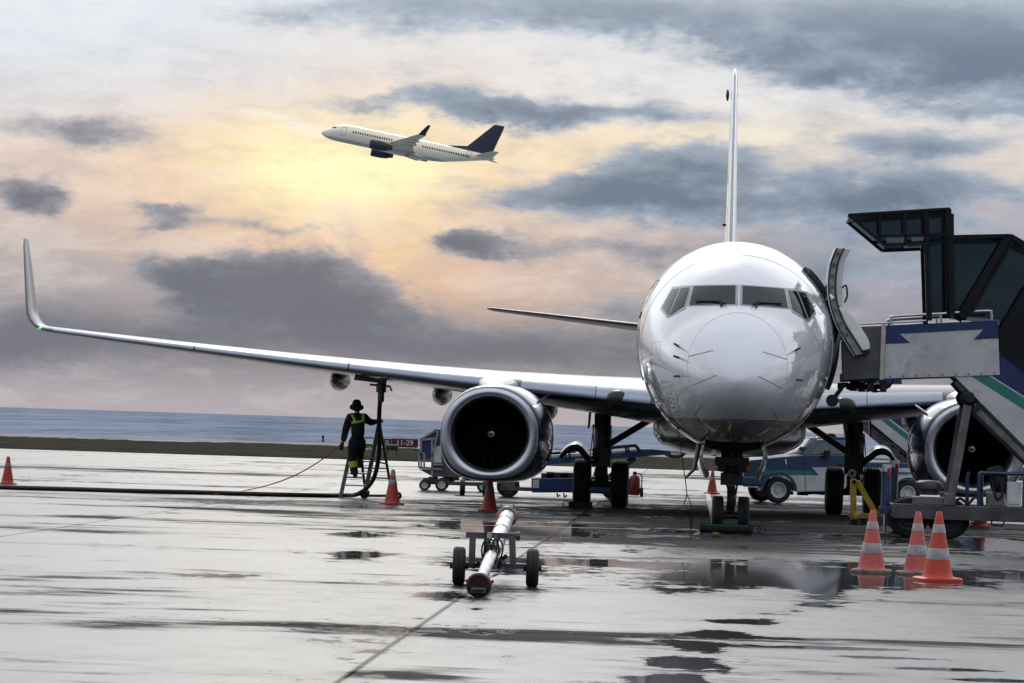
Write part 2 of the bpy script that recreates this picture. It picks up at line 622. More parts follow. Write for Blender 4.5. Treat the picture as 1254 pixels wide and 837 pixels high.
PUDDLES = [(1060, 712, 2.2, 2.0, .8), (1180, 700, 2.0, 2.4, 0.75), (880, 700, 2.0, 2.6, 0.6), (1010, 725, .30, 1.2, .9), (1000, 742, .35, .8, .9),
           (960, 752, .45, .6, .8), (620, 650, 1.1, 3.5, .7), (440, 680, .35, 2.6, .85),
           (280, 705, .5, .6, .8), (540, 730, .25, .7, .8), (1000, 610, 6, 12, .45), (400, 620, 4, 5, .2), (740, 690, .8, .8, .5)]
PUDDLES += [(915, 762, .45, .6, 1.3), (880, 776, .40, .6, 1.3), (855, 792, .34, .7, 1.2), (838, 812, .32, .7, 1.2), (826, 834, .34, .7, 1.3), (950, 782, .55, .18, 1.4), (1020, 794, .55, .18, 1.5), (1090, 806, .55, .18, 1.5),
            (1160, 820, .5, .18, 1.5), (1230, 834, .5, .18, 1.5), (440, 655, .5, 2.0, .9), (930, 715, 1.6, 1.4, .6), (960, 660, 2.5, 3, .5), (1220, 670, 2.5, 4, .8),
            (760, 672, 1.2, 1.5, .4), (560, 690, .6, 1.2, .5), (820, 720, 1.0, 1.2, .6), (620, 700, .8, 1.0, .5), (590, 645, 1.2, 3, .5), (730, 655, 1.2, 2, .4), (980, 690, 1.2, 1.2, .5)]
DRY_SHADE = [(200, 770, 3.2, .55, .9), (480, 772, 1.6, .45, .9), (760, 778, 2.2, .4, .8), (1100, 786, 2.4, .35, .6), (60, 648, 2.6, 1.5, .9), (160, 636, 2.6, 1.5, .9), (260, 624, 2.6, 1.5, .9), (350, 615, 2.4, 1.6, .8),  # drier patches, and dulled ones that paint the shade below the aircraft
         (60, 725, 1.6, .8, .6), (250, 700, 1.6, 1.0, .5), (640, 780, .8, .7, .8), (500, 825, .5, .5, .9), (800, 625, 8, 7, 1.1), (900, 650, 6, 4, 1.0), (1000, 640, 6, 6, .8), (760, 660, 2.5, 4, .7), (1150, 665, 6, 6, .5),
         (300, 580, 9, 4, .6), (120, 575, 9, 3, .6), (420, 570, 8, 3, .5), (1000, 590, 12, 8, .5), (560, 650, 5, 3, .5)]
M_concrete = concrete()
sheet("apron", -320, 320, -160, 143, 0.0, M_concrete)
M_grass = mat("grass_turf", (.024, .023, .012), .9, vary=.4, nscale=.35, dirt=(.040, .034, .015, .7), spec=.02)
M_wetroad = mat("wet_asphalt", (.30, .30, .31), .5, vary=.3, nscale=.2, spec=.002)
sheet("grass_verge", -160, 160, 143, 196, 0.03, M_grass, 640, 40,
      lambda x, y: 0 if y < 143.5 or y > 195.5 else random.uniform(0, .07) + .10 * max(0, math.sin(x * .31 + y) * math.sin(x * .083 + y * .21)))
sheet("runway", -320, 320, 196, 232, 0.0, M_wetroad)
bank = sheet("shore_bank", -900, 900, 232, 262, 0.0, mat("shore_earth", (.05, .05, .03), .95, vary=.4, nscale=.2, spec=.1), 90, 6,
             lambda x, y: (0.35 * math.sin(x * .11) * math.sin(x * .037 + 1) if 233 < y < 240 else 0) - max(0, (y - 240)) * 0.45)


def sea_mat():
    m = bpy.data.materials.new("sea_water")
    m.use_nodes = True
    t = m.node_tree
    b = t.nodes['Principled BSDF']
    co = ncoord(t, 'Object')
    n1 = nnoise(t, nmap(t, co, (1, .10, 1)), .022, 8, .66)
    n2 = nnoise(t, nmap(t, co, (1, .30, 1)), .22, 6, .65)
    n3 = nnoise(t, nmap(t, co, (1, .10, 1)), .004, 4, .6)
    mix_ = (n1 * .45 + n2 * .35 + n3 * .3)
    col = nmix(t, mix_.ss(.44, .61), (.115, .143, .195), (.27, .305, .38))
    cap = nnoise(t, nmap(t, co, (1, .25, 1), loc=(40, 3, 0)), .30, 5, .7).ss(.66, .74)
    col = nmix(t, cap * .35, col, (.55, .58, .62))
    t.links.new(col.s, b.inputs['Base Color'])
    b.inputs['Roughness'].default_value = .5
    b.inputs['Specular IOR Level'].default_value = 0.0
    bp = t.nodes.new('ShaderNodeBump')
    bp.inputs['Strength'].default_value = .5
    bp.inputs['Distance'].default_value = 1.0
    t.links.new(n2.s, bp.inputs['Height'])
    t.links.new(bp.outputs[0], b.inputs['Normal'])
    return m


sheet("sea", -40000, 40000, 246, 60000, -6.5, sea_mat())
# low dark ridge added behind the camera, out of view, to darken reflections
tag(sheet("added_dark_ridge", -400, 400, -330, -170, 0, mat("added_ridge_dark", (.02, .025, .018), .95, vary=.4, nscale=.05, spec=.1), 80, 10,
          lambda x, y: -1 + (26 + 7 * math.sin(x * .021) + 4 * math.sin(x * .057 + 1)) * math.sin(math.pi * (y + 330) / 160) ** .7 if -329 < y < -171 else -1), kind='structure')
# painted stop line and lead-in line on the stand
M_yellow = mat("worn_yellow_paint", (.42, .30, .05), .4, vary=.35, nscale=2.2, dirt=(.16, .15, .14, .9))


def line_strip(name, a, b, w, m, z=0.004):
    a, b = Vector((a.x, a.y, z)), Vector((b.x, b.y, z))
    s = (b - a).normalized().cross(Vector((0, 0, 1))) * w / 2
    q = MB()
    q.f([q.v(p) for p in (a - s, a + s, b + s, b - s)])
    return tag(q.build(name, m), kind='structure')


line_strip("stop_line_marking", G(560, 643), G(1600, 668), .14, M_yellow)
line_strip("lead_in_marking", G(877, 655), W(877, 655, 58) + Vector((2.2, 38, 0)), .12, M_yellow, .008)

# ------------------------------------------------------------------ materials for the aircraft
def paint_fuselage(name, top, belly, zcut, rough=.22):
    m = bpy.data.materials.new(name)
    m.use_nodes = True
    t = m.node_tree
    b = t.nodes['Principled BSDF']
    co = ncoord(t, 'Object')
    x, y, z = nsep(t, co)
    n = nnoise(t, nmap(t, co, (1, .6, 1)), 1.6, 5, .6)
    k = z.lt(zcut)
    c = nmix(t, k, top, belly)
    c = nmix(t, n.ss(.4, .75) * .14, c, (.45, .45, .46))
    streak = nnoise(t, nmap(t, co, (5, .5, 5)), 2.2, 4, .6).ss(.55, .8)
    c = nmix(t, streak * .10, c, (.35, .33, .31))
    t.links.new(c.s, b.inputs['Base Color'])
    t.links.new((n * .16 + (rough - .08)).s, b.inputs['Roughness'])
    b.inputs['Coat Weight'].default_value = 1.0
    b.inputs['Coat Roughness'].default_value = .03
    b.inputs['Coat IOR'].default_value = 2.15
    bp = t.nodes.new('ShaderNodeBump')                # the skin is never quite flat
    bp.inputs['Strength'].default_value = .30
    bp.inputs['Distance'].default_value = .02
    t.links.new(nnoise(t, nmap(t, co, (1.3, 2.2, 1.3)), 1.7, 2, .4).s, bp.inputs['Height'])
    t.links.new(bp.outputs[0], b.inputs['Normal'])
    t.links.new(bp.outputs[0], b.inputs['Coat Normal'])
    return m


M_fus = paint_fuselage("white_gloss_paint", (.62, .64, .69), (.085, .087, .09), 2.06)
M_fus_far = paint_fuselage("cream_paint", (.95, .87, .62), (.52, .47, .31), 2.05, .4)
M_wing = mat("grey_wing_paint", (.055, .057, .064), .34, coat=.4, vary=.15, nscale=1.2, dirt=(.10, .10, .10, .5))
M_wing_far = mat("pale_wing_paint", (.74, .67, .46), .4, coat=.2)
M_slat = mat("polished_slat_metal", (.30, .33, .39), .24, metal=1.0, vary=.06, nscale=1.5, rvary=.06)
M_lip = mat("brushed_lip_metal", (.55, .56, .62), .34, metal=1.0, vary=.05, nscale=2, rvary=.05)
M_navy = mat("navy_gloss_paint", (.010, .015, .045), .22, coat=1.0, vary=.15)
M_navy_far = mat("navy_paint", (.012, .020, .045), .45, vary=.1)
M_glass = mat("dark_cockpit_glass", (.010, .012, .015), .06, vary=.0, rvary=.01, spec=.35)
M_frame = mat("grey_window_frame", (.33, .34, .36), .35, metal=.6)
M_black = mat("black_rubber", (.016, .016, .017), .75, vary=.3, bump=.3, bscale=60)
M_tyre = mat("worn_tyre_rubber", (.012, .012, .013), .72, vary=.35, nscale=5, bump=.25, bscale=50, dirt=(.035, .034, .032, .5))
M_hub = mat("dull_hub_metal", (.16, .16, .165), .45, metal=.7, vary=.2)
M_strut = mat("gear_strut_paint", (.055, .055, .058), .4, vary=.3, nscale=6, dirt=(.03, .028, .025, .8))
M_chrome = mat("chromed_steel", (.75, .76, .78), .12, metal=1.0, vary=.03)
M_alu = mat("bare_aluminium", (.62, .63, .65), .32, metal=.95, vary=.12, dirt=(.25, .25, .25, .5))
M_dark = mat("dark_inlet_lining", (.006, .006, .007), .6, vary=.2, spec=.12)
M_fan = mat("titanium_fan_blades", (.0035, .0035, .004), .6, vary=.2, spec=.03)
M_whitepaint = mat("white_paint", (.78, .78, .77), .4, vary=.06)
M_line = mat("panel_gap_grey", (.52, .53, .56), .4)
M_lens = mat("lamp_lens", (.03, .032, .034), .08, vary=.1, spec=.3)
M_brass = mat("probe_metal", (.12, .11, .10), .35, metal=.8)
M_red = mat("red_paint", (.42, .035, .03), .5, vary=.2, dirt=(.18, .06, .05, .6))

NOSE = [  # station, top, bottom, half width, height of the widest point
    (0, 2.67, 2.67, 0.0, 2.67), (.05, 2.85, 2.50, .20, 2.675), (.2, 3.06, 2.31, .43, 2.69), (.5, 3.33, 2.11, .69, 2.74),
    (1.0, 3.66, 1.90, .99, 2.86), (1.5, 3.915, 1.75, 1.22, 2.98), (1.75, 4.035, 1.69, 1.31, 3.04), (2.0, 4.215, 1.64, 1.40, 3.10),
    (2.4, 4.50, 1.58, 1.515, 3.19), (2.8, 4.72, 1.54, 1.60, 3.27), (3.3, 4.925, 1.51, 1.68, 3.35), (4.0, 5.13, 1.485, 1.765, 3.44),
    (5.0, 5.33, 1.47, 1.835, 3.53), (6.0, 5.435, 1.47, 1.87, 3.58), (7.5, 5.48, 1.47, 1.88, 3.60)]
TAIL = [(7.5, 5.48, 1.47, 1.88, 3.60), (24.0, 5.48, 1.47, 1.88, 3.60), (26.5, 5.48, 1.72, 1.82, 3.66), (29, 5.47, 2.25, 1.64, 3.85),
        (32, 5.44, 3.00, 1.30, 4.18), (35, 5.38, 3.75, .86, 4.55), (37.2, 5.22, 4.25, .46, 4.75), (38.0, 5.05, 4.52, .18, 4.80)]


def section(s):
    if s < 7.5:
        q = math.sqrt(s)
        return [pchip([(math.sqrt(r[0]), r[i]) for r in NOSE], q) for i in (1, 2, 3, 4)]
    return [pchip([(r[0], r[i]) for r in TAIL], s) for i in (1, 2, 3, 4)]


def ring(s, n=96, grow=0.0):
    top, bot, hw, zc = section(s)
    out = []
    for i in range(n):
        t = 2 * math.pi * i / n
        h = (top - zc) if math.cos(t) > 0 else (zc - bot)
        out.append(Vector(((hw + grow) * math.sin(t), s, zc + (h + grow) * math.cos(t))))
    return out


STATIONS = [7.5 * (i / 64.0) ** 2 for i in range(65)]
STATIONS[0] = .0004
STATIONS += [8.5 + i * 1.0 for i in range(16)] + [24.5 + i * .75 for i in range(18)] + [37.6, 37.85, 38.0]


def fuselage_mb(stations=STATIONS):
    b = MB()
    b.loft([ring(s) for s in stations], cap0=True, cap1=True)
    return b


_probe = fuselage_mb()
bmesh.ops.recalc_face_normals(_probe.bm, faces=_probe.bm.faces[:])
BVH = BVHTree.FromBMesh(_probe.bm)


def front(x, z, lift=0.0, y0=-5.0):
    """point of the nose skin seen from straight ahead"""
    h, n, _, _ = BVH.ray_cast(Vector((x, y0, z)), Vector((0, 1, 0)))
    if h is None:
        h, n, _, _ = BVH.find_nearest(Vector((x, 4.0, z)))
    if n.y > 0 and h.y < 6: n = -n
    return h + n * lift


def side(y, z, sgn, lift=0.0):
    h, n, _, _ = BVH.ray_cast(Vector((sgn * 5, y, z)), Vector((-sgn, 0, 0)))
    if h is None:
        h, n, _, _ = BVH.find_nearest(Vector((sgn * 2, y, z)))
    if n.x * sgn < 0: n = -n
    return h + n * lift


def skin_patch(quad, lift, k=9, m=7, fn=None):
    """quad of (x, z): a sheet lying on the skin"""
    fn = fn or front
    b = MB()
    rows = []
    for j in range(m + 1):
        row = []
        for i in range(k + 1):
            p, q = i / k, j / m
            a = Vector(quad[0]) * (1 - p) + Vector(quad[1]) * p
            c = Vector(quad[3]) * (1 - p) + Vector(quad[2]) * p
            e = a * (1 - q) + c * q
            row.append(fn(e.x, e.y, lift))
        rows.append(row)
    b.loft(rows, loop=False)
    return b


def airfoil(t, n=20):
    """closed loop (chord fraction, thickness) from the trailing edge over the top and back"""
    xs = [0.5 * (1 + math.cos(math.pi * i / n)) for i in range(n + 1)]
    th = lambda x: 5 * t * (.2969 * math.sqrt(x) - .126 * x - .3516 * x * x + .2843 * x ** 3 - .1015 * x ** 4)
    up = [(x, th(x) + .018 * math.sin(math.pi * x)) for x in xs]
    lo = [(x, -th(x) * .92 + .010 * math.sin(math.pi * x)) for x in reversed(xs[:-1])]
    return up + lo


# wing: span position, leading edge station, chord, height of the leading edge, thickness ratio, cant
def wing_sections():
    out = []
    for x, ch, th in ((1.2, 8.1, .125), (1.9, 7.6, .125), (3.2, 6.6, .12), (4.95, 5.35, .115), (7, 4.45, .106), (10, 3.35, .10), (13, 2.45, .096),
                      (15.2, 1.9, .094), (16.38, 1.66, .092)):
        le = 13.35 + (x - 1.9) * .548
        z = 2.40 + (x - 1.9) * .083 + (x - 1.9) ** 2 * .00075
        out.append((x, le, ch, z, th, 0.0))
    x, le, ch, z, th, _ = out[-1]
    # blended tip: the plane of the wing turns up into the winglet
    r = .62
    ax, az = x, z + r
    for a in (18, 36, 54, 70, 82):
        out.append((ax + r * math.sin(R(a)), le + .12 + a / 82 * .42, 1.62 - a / 82 * .34, az - r * math.cos(R(a)), .095 - a / 82 * .015, a))
    bx, bz = out[-1][0], out[-1][3]
    for h, c2, dl in ((.6, 1.08, .42), (1.2, .86, .86), (1.55, .70, 1.12), (1.74, .52, 1.34)):
        out.append((bx + h * .235, le + .54 + dl, c2, bz + h, .08, 82))
    return out


WS = wing_sections()


def wing_at(x):
    return [pchip([(s[0], s[i]) for s in WS[:9]], x) for i in (1, 2, 3, 4)]


def foil_ring(sec, sg, pts):
    x, le, ch, z, th, ca = sec
    nx, nz = -math.sin(R(ca)), math.cos(R(ca))
    return [Vector((sg * (x + q * ch * nx), le + p * ch, z + q * ch * nz + (-.012 * ch * p if ca == 0 else 0))) for p, q in pts]


def canoe(b, p, ln, w, h):
    """flap track fairing: a pointed canoe under the wing"""
    rings = []
    for i in range(13):
        t = i / 12
        k = max(.03, (math.sin(math.pi * min(1, t * 1.25 + .04)) if t < .37 else math.cos((t - .37) / .63 * math.pi / 2) ** .8))
        k = min(1, k if t > .37 else k ** .5)
        rings.append([(p[0] + w * k * math.cos(a), p[1] + ln * t, p[2] - h * .55 + h * k * math.sin(a) + .10 * t * ln * 0.25)
                      for a in [2 * math.pi * q / 16 for q in range(16)]])
    b.loft(rings, cap0=True, cap1=True)


def nac_ring(cx, cz, s, rho, n=56):
    f = max(0.0, min(1.0, (rho - .80) / .30))
    out = []
    for i in range(n):
        t = 2 * math.pi * i / n
        sx, sz = math.sin(t), math.cos(t)
        e = 2.0 + (.75 * f if sz < 0 else .1 * f)
        k = (abs(sx) ** e + abs(sz) ** e) ** (-1 / e)
        vz = (.94 + .02 * (1 - f)) if sz > 0 else (.97 - .055 * f)
        out.append(Vector((cx + rho * k * sx, s, cz + rho * k * sz * vz)))
    return out


ENG_X, ENG_Z, ENG_S = 4.95, 1.64, 11.15


def build_engine(root, sg, mt):
    cx, cz, s0 = sg * ENG_X, ENG_Z, ENG_S
    e = MB()
    e.loft([nac_ring(cx - sg * .13 * min(1, d / 1.5), cz, s0 + d, r) for d, r in ((.05, .99), (.10, 1.03), (.16, 1.048), (.4, 1.085), (.9, 1.105), (1.6, 1.11), (2.4, 1.08), (3.1, .99),
                                                    (3.6, .90), (3.9, .84), (3.9, .80), (3.4, .80))])
    eng = e.build('engine', mt['nacelle'], root, smooth=50)
    l = MB()
    l.loft([nac_ring(cx, cz, s0 + d, r) for d, r in ((.34, .752), (.2, .765), (.10, .79), (.045, .82), (.012, .86), (0, .895), (.012, .94), (.05, .99))])
    l.build('inlet_lip', mt['lip'], eng, smooth=60)
    l = MB()
    l.loft([nac_ring(cx, cz, s0 + d, r) for d, r in ((.34, .752), (.6, .765), (1.02, .78), (1.4, .78))], cap1=True)
    l.build('inlet_duct', M_dark, eng, smooth=60)
    if mt['detail']:
        fb = MB()
        for k in range(24):
            a0 = 2 * math.pi * k / 24
            rows = []
            for q in range(7):
                r_ = .20 + .57 * q / 6
                tw = .95 - .55 * q / 6
                a = a0 + .10 * (q / 6) ** 2
                ww = .055 + .045 * q / 6
                ca, sa = math.cos(a), math.sin(a)
                c = Vector((cx + r_ * ca, s0 + .92, cz + r_ * sa))
                tdir = Vector((-sa, 0, ca)) * math.sin(tw + .5) + Vector((0, 1, 0)) * math.cos(tw + .5)
                rows.append([c - tdir * ww, c + tdir * ww])
            fb.loft(rows, loop=False)
        fb.build('fan', M_fan, eng, solid=.008)
        sp = MB()
        sp.lathe([(.001, 0), (.06, .035), (.12, .10), (.17, .20), (.205, .34), (.21, .42)], (cx, s0 + .52, cz), (0, 1, 0), 32)
        spin = sp.build('spinner', M_dark, eng)
        sw = MB()                                            # the white comma on the cone
        rows = []
        for k in range(25):
            t = k / 24
            a = R(200) - t * R(420)
            rr = .020 + .052 * t ** .8
            wd = .003 + .013 * math.sin(math.pi * min(1, t * 1.0 + .12)) ** 1.0
            row = []
            for d in (-wd, wd):
                r_ = rr + d
                row.append((cx + r_ * math.cos(a), s0 + .52 + pchip([(.001, 0), (.06, .035), (.12, .10), (.17, .20)], max(r_, .001)) - .006, cz + r_ * math.sin(a)))
            rows.append(row)
        sw.loft(rows, loop=False)
        sw.build('swirl_mark', M_whitepaint, eng, solid=.002)
        # strake on the inboard shoulder
        st = MB()
        a = R(52)
        bx, bz = cx - sg * 1.075 * math.sin(a), cz + 1.04 * math.cos(a)
        ox, oz = -sg * math.sin(a) * .36, .27 * math.cos(a) + .06
        st.prism([(bx, s0 + .75, bz), (bx + ox * .8, s0 + 1.25, bz + oz * .8), (bx + ox, s0 + 1.5, bz + oz), (bx + ox * .1, s0 + 1.9, bz)], (.02, 0, .02))
        st.build('strake', M_whitepaint, eng, bevel=.006)
    nz = MB()
    nz.loft([[Vector((cx + r * math.sin(t), s0 + d, cz - .02 + r * math.cos(t))) for t in [2 * math.pi * i / 28 for i in range(28)]]
             for d, r in ((3.5, .62), (4.2, .58), (4.9, .43), (4.9, .39), (4.5, .38))])
    nz.build('exhaust_nozzle', M_strut, eng)
    pl = MB()
    rings = []
    for d, w, zt, zb in ((.9, .10, .99, .88), (1.4, .30, 1.12, .85), (2.0, .40, 1.20, .85), (3.2, .36, 1.20, .75), (4.6, .24, 1.12, .45), (6.2, .12, .9, .62), (7.2, .03, .86, .78)):
        rings.append([Vector((cx + w * math.copysign(abs(math.cos(t)) ** .6, math.cos(t)), s0 + d, cz + (zt + zb) / 2 + (zt - zb) / 2 * math.copysign(abs(math.sin(t)) ** .7, math.sin(t))))
                      for t in [2 * math.pi * i / 24 for i in range(24)]])
    pl.loft(rings, cap0=True, cap1=True)
    pl.build('pylon', mt['pylon'], root, smooth=50)
    return eng


def build_wing(root, sg, mt):
    b = MB()
    foil = lambda t: airfoil(t)
    b.loft([foil_ring(s, sg, foil(s[4])) for s in WS[:10]], cap0=True, cap1=True)
    wing = b.build('wing', mt['wing'], root, smooth=40)
    b = MB()
    b.loft([foil_ring(s, sg, foil(s[4])) for s in WS[9:]], cap0=True, cap1=True)
    b.build('winglet', mt['winglet'], wing, smooth=40)
    # bright leading edge, broken at the engine pylon
    spans = ((2.9, 4.55), (5.35, 8.55), (8.6, 12.4), (12.45, 16.2))
    for x0, x1 in spans + ((1.7, 2.88),):
        b = MB()
        rows = []
        n = max(3, int((x1 - x0) * 2))
        for i in range(n + 1):
            x = x0 + (x1 - x0) * i / n
            le, ch, z, th = wing_at(x)
            lim_u, lim_l = .065, .014
            pts = airfoil(th, 40)
            ns = len(pts) // 2
            sel = [pt for k, pt in enumerate(pts) if (k <= ns and pt[0] < lim_u) or (k > ns and pt[0] < lim_l)]
            g = .006 / ch
            sel = [(p - g * (1.2 if p < .03 else .2), q + (g if q > 0 else -g)) for p, q in sel]
            rows.append(foil_ring((x, le, ch, z, th, 0), sg, sel))
        m_ = min(len(r) for r in rows)
        b.loft([r[:m_] for r in rows], loop=False)
        b.build('slat', mt['slat'], wing, smooth=60)
    for x, ln in ((4.12, 2.9), (6.62, 2.9), (9.1, 2.6)) if mt['detail'] else ((6.5, 2.8), (9.3, 2.4), (11.6, 2.0)):
        le, ch, z, th = wing_at(x)
        b = MB()
        canoe(b, (sg * x, le + ch * .46, z - ch * .045), ln, .215, .26)
        b.build('flap_track_fairing', mt['wing'], wing)
    return wing


def build_airliner(root, mt, gear):
    fus = fuselage_mb().build('fuselage', mt['fuselage'], root, smooth=60)
    # wing to body fairing
    b = MB()
    rings = []
    for s, w, zt, zb in ((11.2, .9, 1.9, 1.53), (12.4, 1.35, 2.15, 1.42), (14, 1.58, 2.4, 1.33), (16, 1.68, 2.5, 1.28), (19, 1.68, 2.5, 1.28), (21.2, 1.55, 2.3, 1.32), (23, 1.2, 2.1, 1.42), (24.4, .7, 1.8, 1.5)):
        rings.append([Vector((w * math.copysign(abs(math.sin(t)) ** .75, math.sin(t)), s, (zt + zb) / 2 + (zt - zb) / 2 * math.copysign(abs(math.cos(t)) ** .8, math.cos(t))))
                      for t in [2 * math.pi * i / 40 for i in range(40)]])
    b.loft(rings, cap0=True, cap1=True)
    b.build('belly_fairing', mt['belly'], root, smooth=60)
    wings = [build_wing(root, sg, mt) for sg in (-1, 1)]
    engs = [build_engine(root, sg, mt) for sg in (-1, 1)]
    # fin with its dorsal fillet
    b = MB()
    rows = []
    for z, le, ch, th in ((5.1, 30.6, 6.6, .072), (5.6, 31.0, 6.2, .070), (7, 32.2, 5.35, .066), (9, 33.85, 4.15, .066), (11, 35.5, 3.0, .068), (12.0, 36.3, 2.35, .07), (12.18, 36.7, 1.9, .05)):
        rows.append([Vector((q * ch, le + p * ch, z)) for p, q in [(p, q - .018 * math.sin(math.pi * p) if k <= 20 else q - .010 * math.sin(math.pi * p)) for k, (p, q) in enumerate(airfoil(th))]])
    b.loft(rows, cap0=True, cap1=True)
    fin = b.build('tail_fin', mt['fin'], root, smooth=40)
    b = MB()
    b.prism([(-.03, 26.6, 5.44), (-.03, 31.9, 6.35), (-.03, 33, 5.4)], (.06, 0, 0))
    b.build('dorsal_fillet', mt['fin'], fin, bevel=.02)
    if mt['detail']:
        b = MB()
        for i in range(9):
            z = 5.5 + 6.5 * i / 8
            le = 31.0 + (z - 5.6) * .828
        LEF = [(5.1, 30.6), (5.6, 31.0), (7, 32.2), (9, 33.85), (11, 35.5), (12.0, 36.3)]
        rows = [[(sx * .042 * (1 - .45 * i / 8), pchip(LEF, 5.5 + 6.45 * i / 8), 5.5 + 6.45 * i / 8) for sx in (-1, 0, 1)] for i in range(9)]
        rows = [[(p[0], p[1] + (-.012 if p[0] else -.045), p[2]) for p in r] for r in rows]
        b.loft(rows, loop=False)
        b.build('fin_leading_edge', mt['slat'], fin, solid=.01)
        for z, r_ in ((11.5, .045), (7.55, .05)):
            le = 31.0 + (z - 5.6) * .828
            b = MB()
            b.ball((-.14 - r_, le + 1.6, z), (r_, .3, .17 if z > 9 else .035))
            b.build('fin_antenna', M_black, fin)
    for sg in (-1, 1):
        b = MB()
        rows = []
        for x, le, ch, z, th in ((.3, 33.4, 4.1, 4.52, .09), (.9, 33.75, 3.7, 4.56, .09), (2.5, 34.75, 3.0, 4.72, .085), (5, 36.3, 2.05, 4.98, .085), (6.75, 37.4, 1.4, 5.16, .085), (6.95, 37.7, 1.0, 5.18, .06)):
            rows.append([Vector((sg * x, le + p * ch, z - q * ch * .8)) for p, q in airfoil(th)])
        b.loft(rows, cap0=True, cap1=True)
        b.build('tailplane', mt['tailplane'], root, smooth=40)
    return fus, wings, engs, fin


def wheel(parent, c, r, w, n=32, name='wheel'):
    b = MB()
    pr = [(r * .55, -w * .42), (r * .80, -w * .5), (r * .95, -w * .44), (r * .995, -w * .28)]
    for g in (-.16, 0, .16):
        pr += [(r, w * (g - .05)), (r * .975, w * (g - .02)), (r * .975, w * (g + .02)), (r, w * (g + .05))]
    pr += [(r * .995, w * .28), (r * .95, w * .44), (r * .80, w * .5), (r * .55, w * .42)]
    b.lathe([(q, h) for q, h in pr], (c[0], c[1], c[2]), (1, 0, 0), n, closed=True)
    t = b.build(name, M_tyre, parent, smooth=50)
    b = MB()
    b.lathe([(.001, -w * .36), (r * .2, -w * .38), (r * .28, -w * .30), (r * .5, -w * .30), (r * .58, -w * .42), (r * .58, w * .42), (r * .5, w * .30), (r * .28, w * .30), (r * .2, w * .38), (.001, w * .36)], c, (1, 0, 0), 24)
    b.build('hub', M_hub, t)
    return t


# ------------------------------------------------------------------ the parked airliner
plane = thing('airliner', 'large white twin-engine airliner parked nose-on on the wet apron', 'airliner', (3.85, 54.1, 0), YAW)
PL = local(plane)
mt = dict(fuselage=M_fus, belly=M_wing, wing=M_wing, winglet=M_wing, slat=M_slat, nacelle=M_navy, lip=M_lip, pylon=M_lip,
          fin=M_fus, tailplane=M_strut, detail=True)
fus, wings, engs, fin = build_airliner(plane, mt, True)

# cockpit windows
for quads, side_n in ((((-.80, 4.405), (-.062, 4.425), (-.062, 4.085), (-.865, 4.055)), 1), (((.80, 4.405), (.062, 4.425), (.062, 4.085), (.865, 4.055)), 1),
                      (((-1.03, 4.375), (-.875, 4.385), (-.955, 4.03), (-1.22, 3.86)), 0), (((-1.19, 4.36), (-1.06, 4.375), (-1.25, 3.875), (-1.355, 4.03)), 2),
                      (((1.03, 4.375), (.875, 4.385), (.955, 4.03), (1.22, 3.86)), 0), (((1.19, 4.36), (1.06, 4.375), (1.25, 3.875), (1.355, 4.03)), 2)):
    w = skin_patch(quads, .012).build('cockpit_window', M_glass, plane, smooth=80)
    c = sum((Vector(q) for q in quads), Vector((0, 0))) / 4
    big_q = [Vector(q) + (Vector(q) - c).normalized() * .052 for q in quads]
    skin_patch(big_q, .006).build('frame', M_frame, w, smooth=80)
    if side_n == 1:
        sg = -1 if quads[0][0] < 0 else 1
        b = MB()
        xs = (sg * .18 if sg > 0 else -.35)
        b.tube([front(sg * .22, 4.06, .03), front(sg * .32, 4.10, .035), front(sg * .75, 4.105, .035)], .014, 6)
        b.tube([front(sg * .30, 4.03, .02), front(sg * .33, 4.115, .05)], .020, 6)
        b.build('wiper', M_black, w)
# radome joint, lightning strips, panel joints
seam = MB()
seam.tube([front(.86 * math.sin(t), 2.97 + .955 * math.cos(t), .001) for t in [2 * math.pi * i / 90 for i in range(91)]], .0035, 6)
seam.build('radome_seam', M_line, plane)
for s_, r_ in ((3.72, .004), (6.3, .004), (8.9, .004)):
    b = MB()
    rg = ring(s_, 96, .001)
    b.tube(rg + [rg[0]], r_, 5)
    b.build('skin_joint', M_line, plane)
for x0, z0, w_, h_ in ((-1.52, 3.05, .16, .34), (1.46, 2.62, .2, .26), (-.62, 1.93, .34, .12), (.5, 1.90, .3, .12), (1.3, 3.52, .2, .12)):
    b = MB()
    pts = [(x0, z0), (x0 + w_, z0), (x0 + w_, z0 + h_), (x0, z0 + h_), (x0, z0)]
    b.tube([front(a[0] + (c[0] - a[0]) * i / 5, a[1] + (c[1] - a[1]) * i / 5, .001) for a, c in zip(pts, pts[1:]) for i in range(5)] + [front(x0, z0, .001)], .0032, 5)
    b.build('access_panel', M_line, plane)
for p, q in (((-.85, 3.12), (-.42, 3.23)), ((.85, 3.12), (.42, 3.23)), ((-.78, 2.62), (-.36, 2.80)), ((.78, 2.62), (.36, 2.80)), ((-.62, 2.28), (-.80, 2.02)), ((.62, 2.28), (.80, 2.02))):
    b = MB()
    b.tube([front(p[0] + (q[0] - p[0]) * i / 8, p[1] + (q[1] - p[1]) * i / 8, .003) for i in range(9)], .008, 6)
    b.build('lightning_strip', M_line, plane)
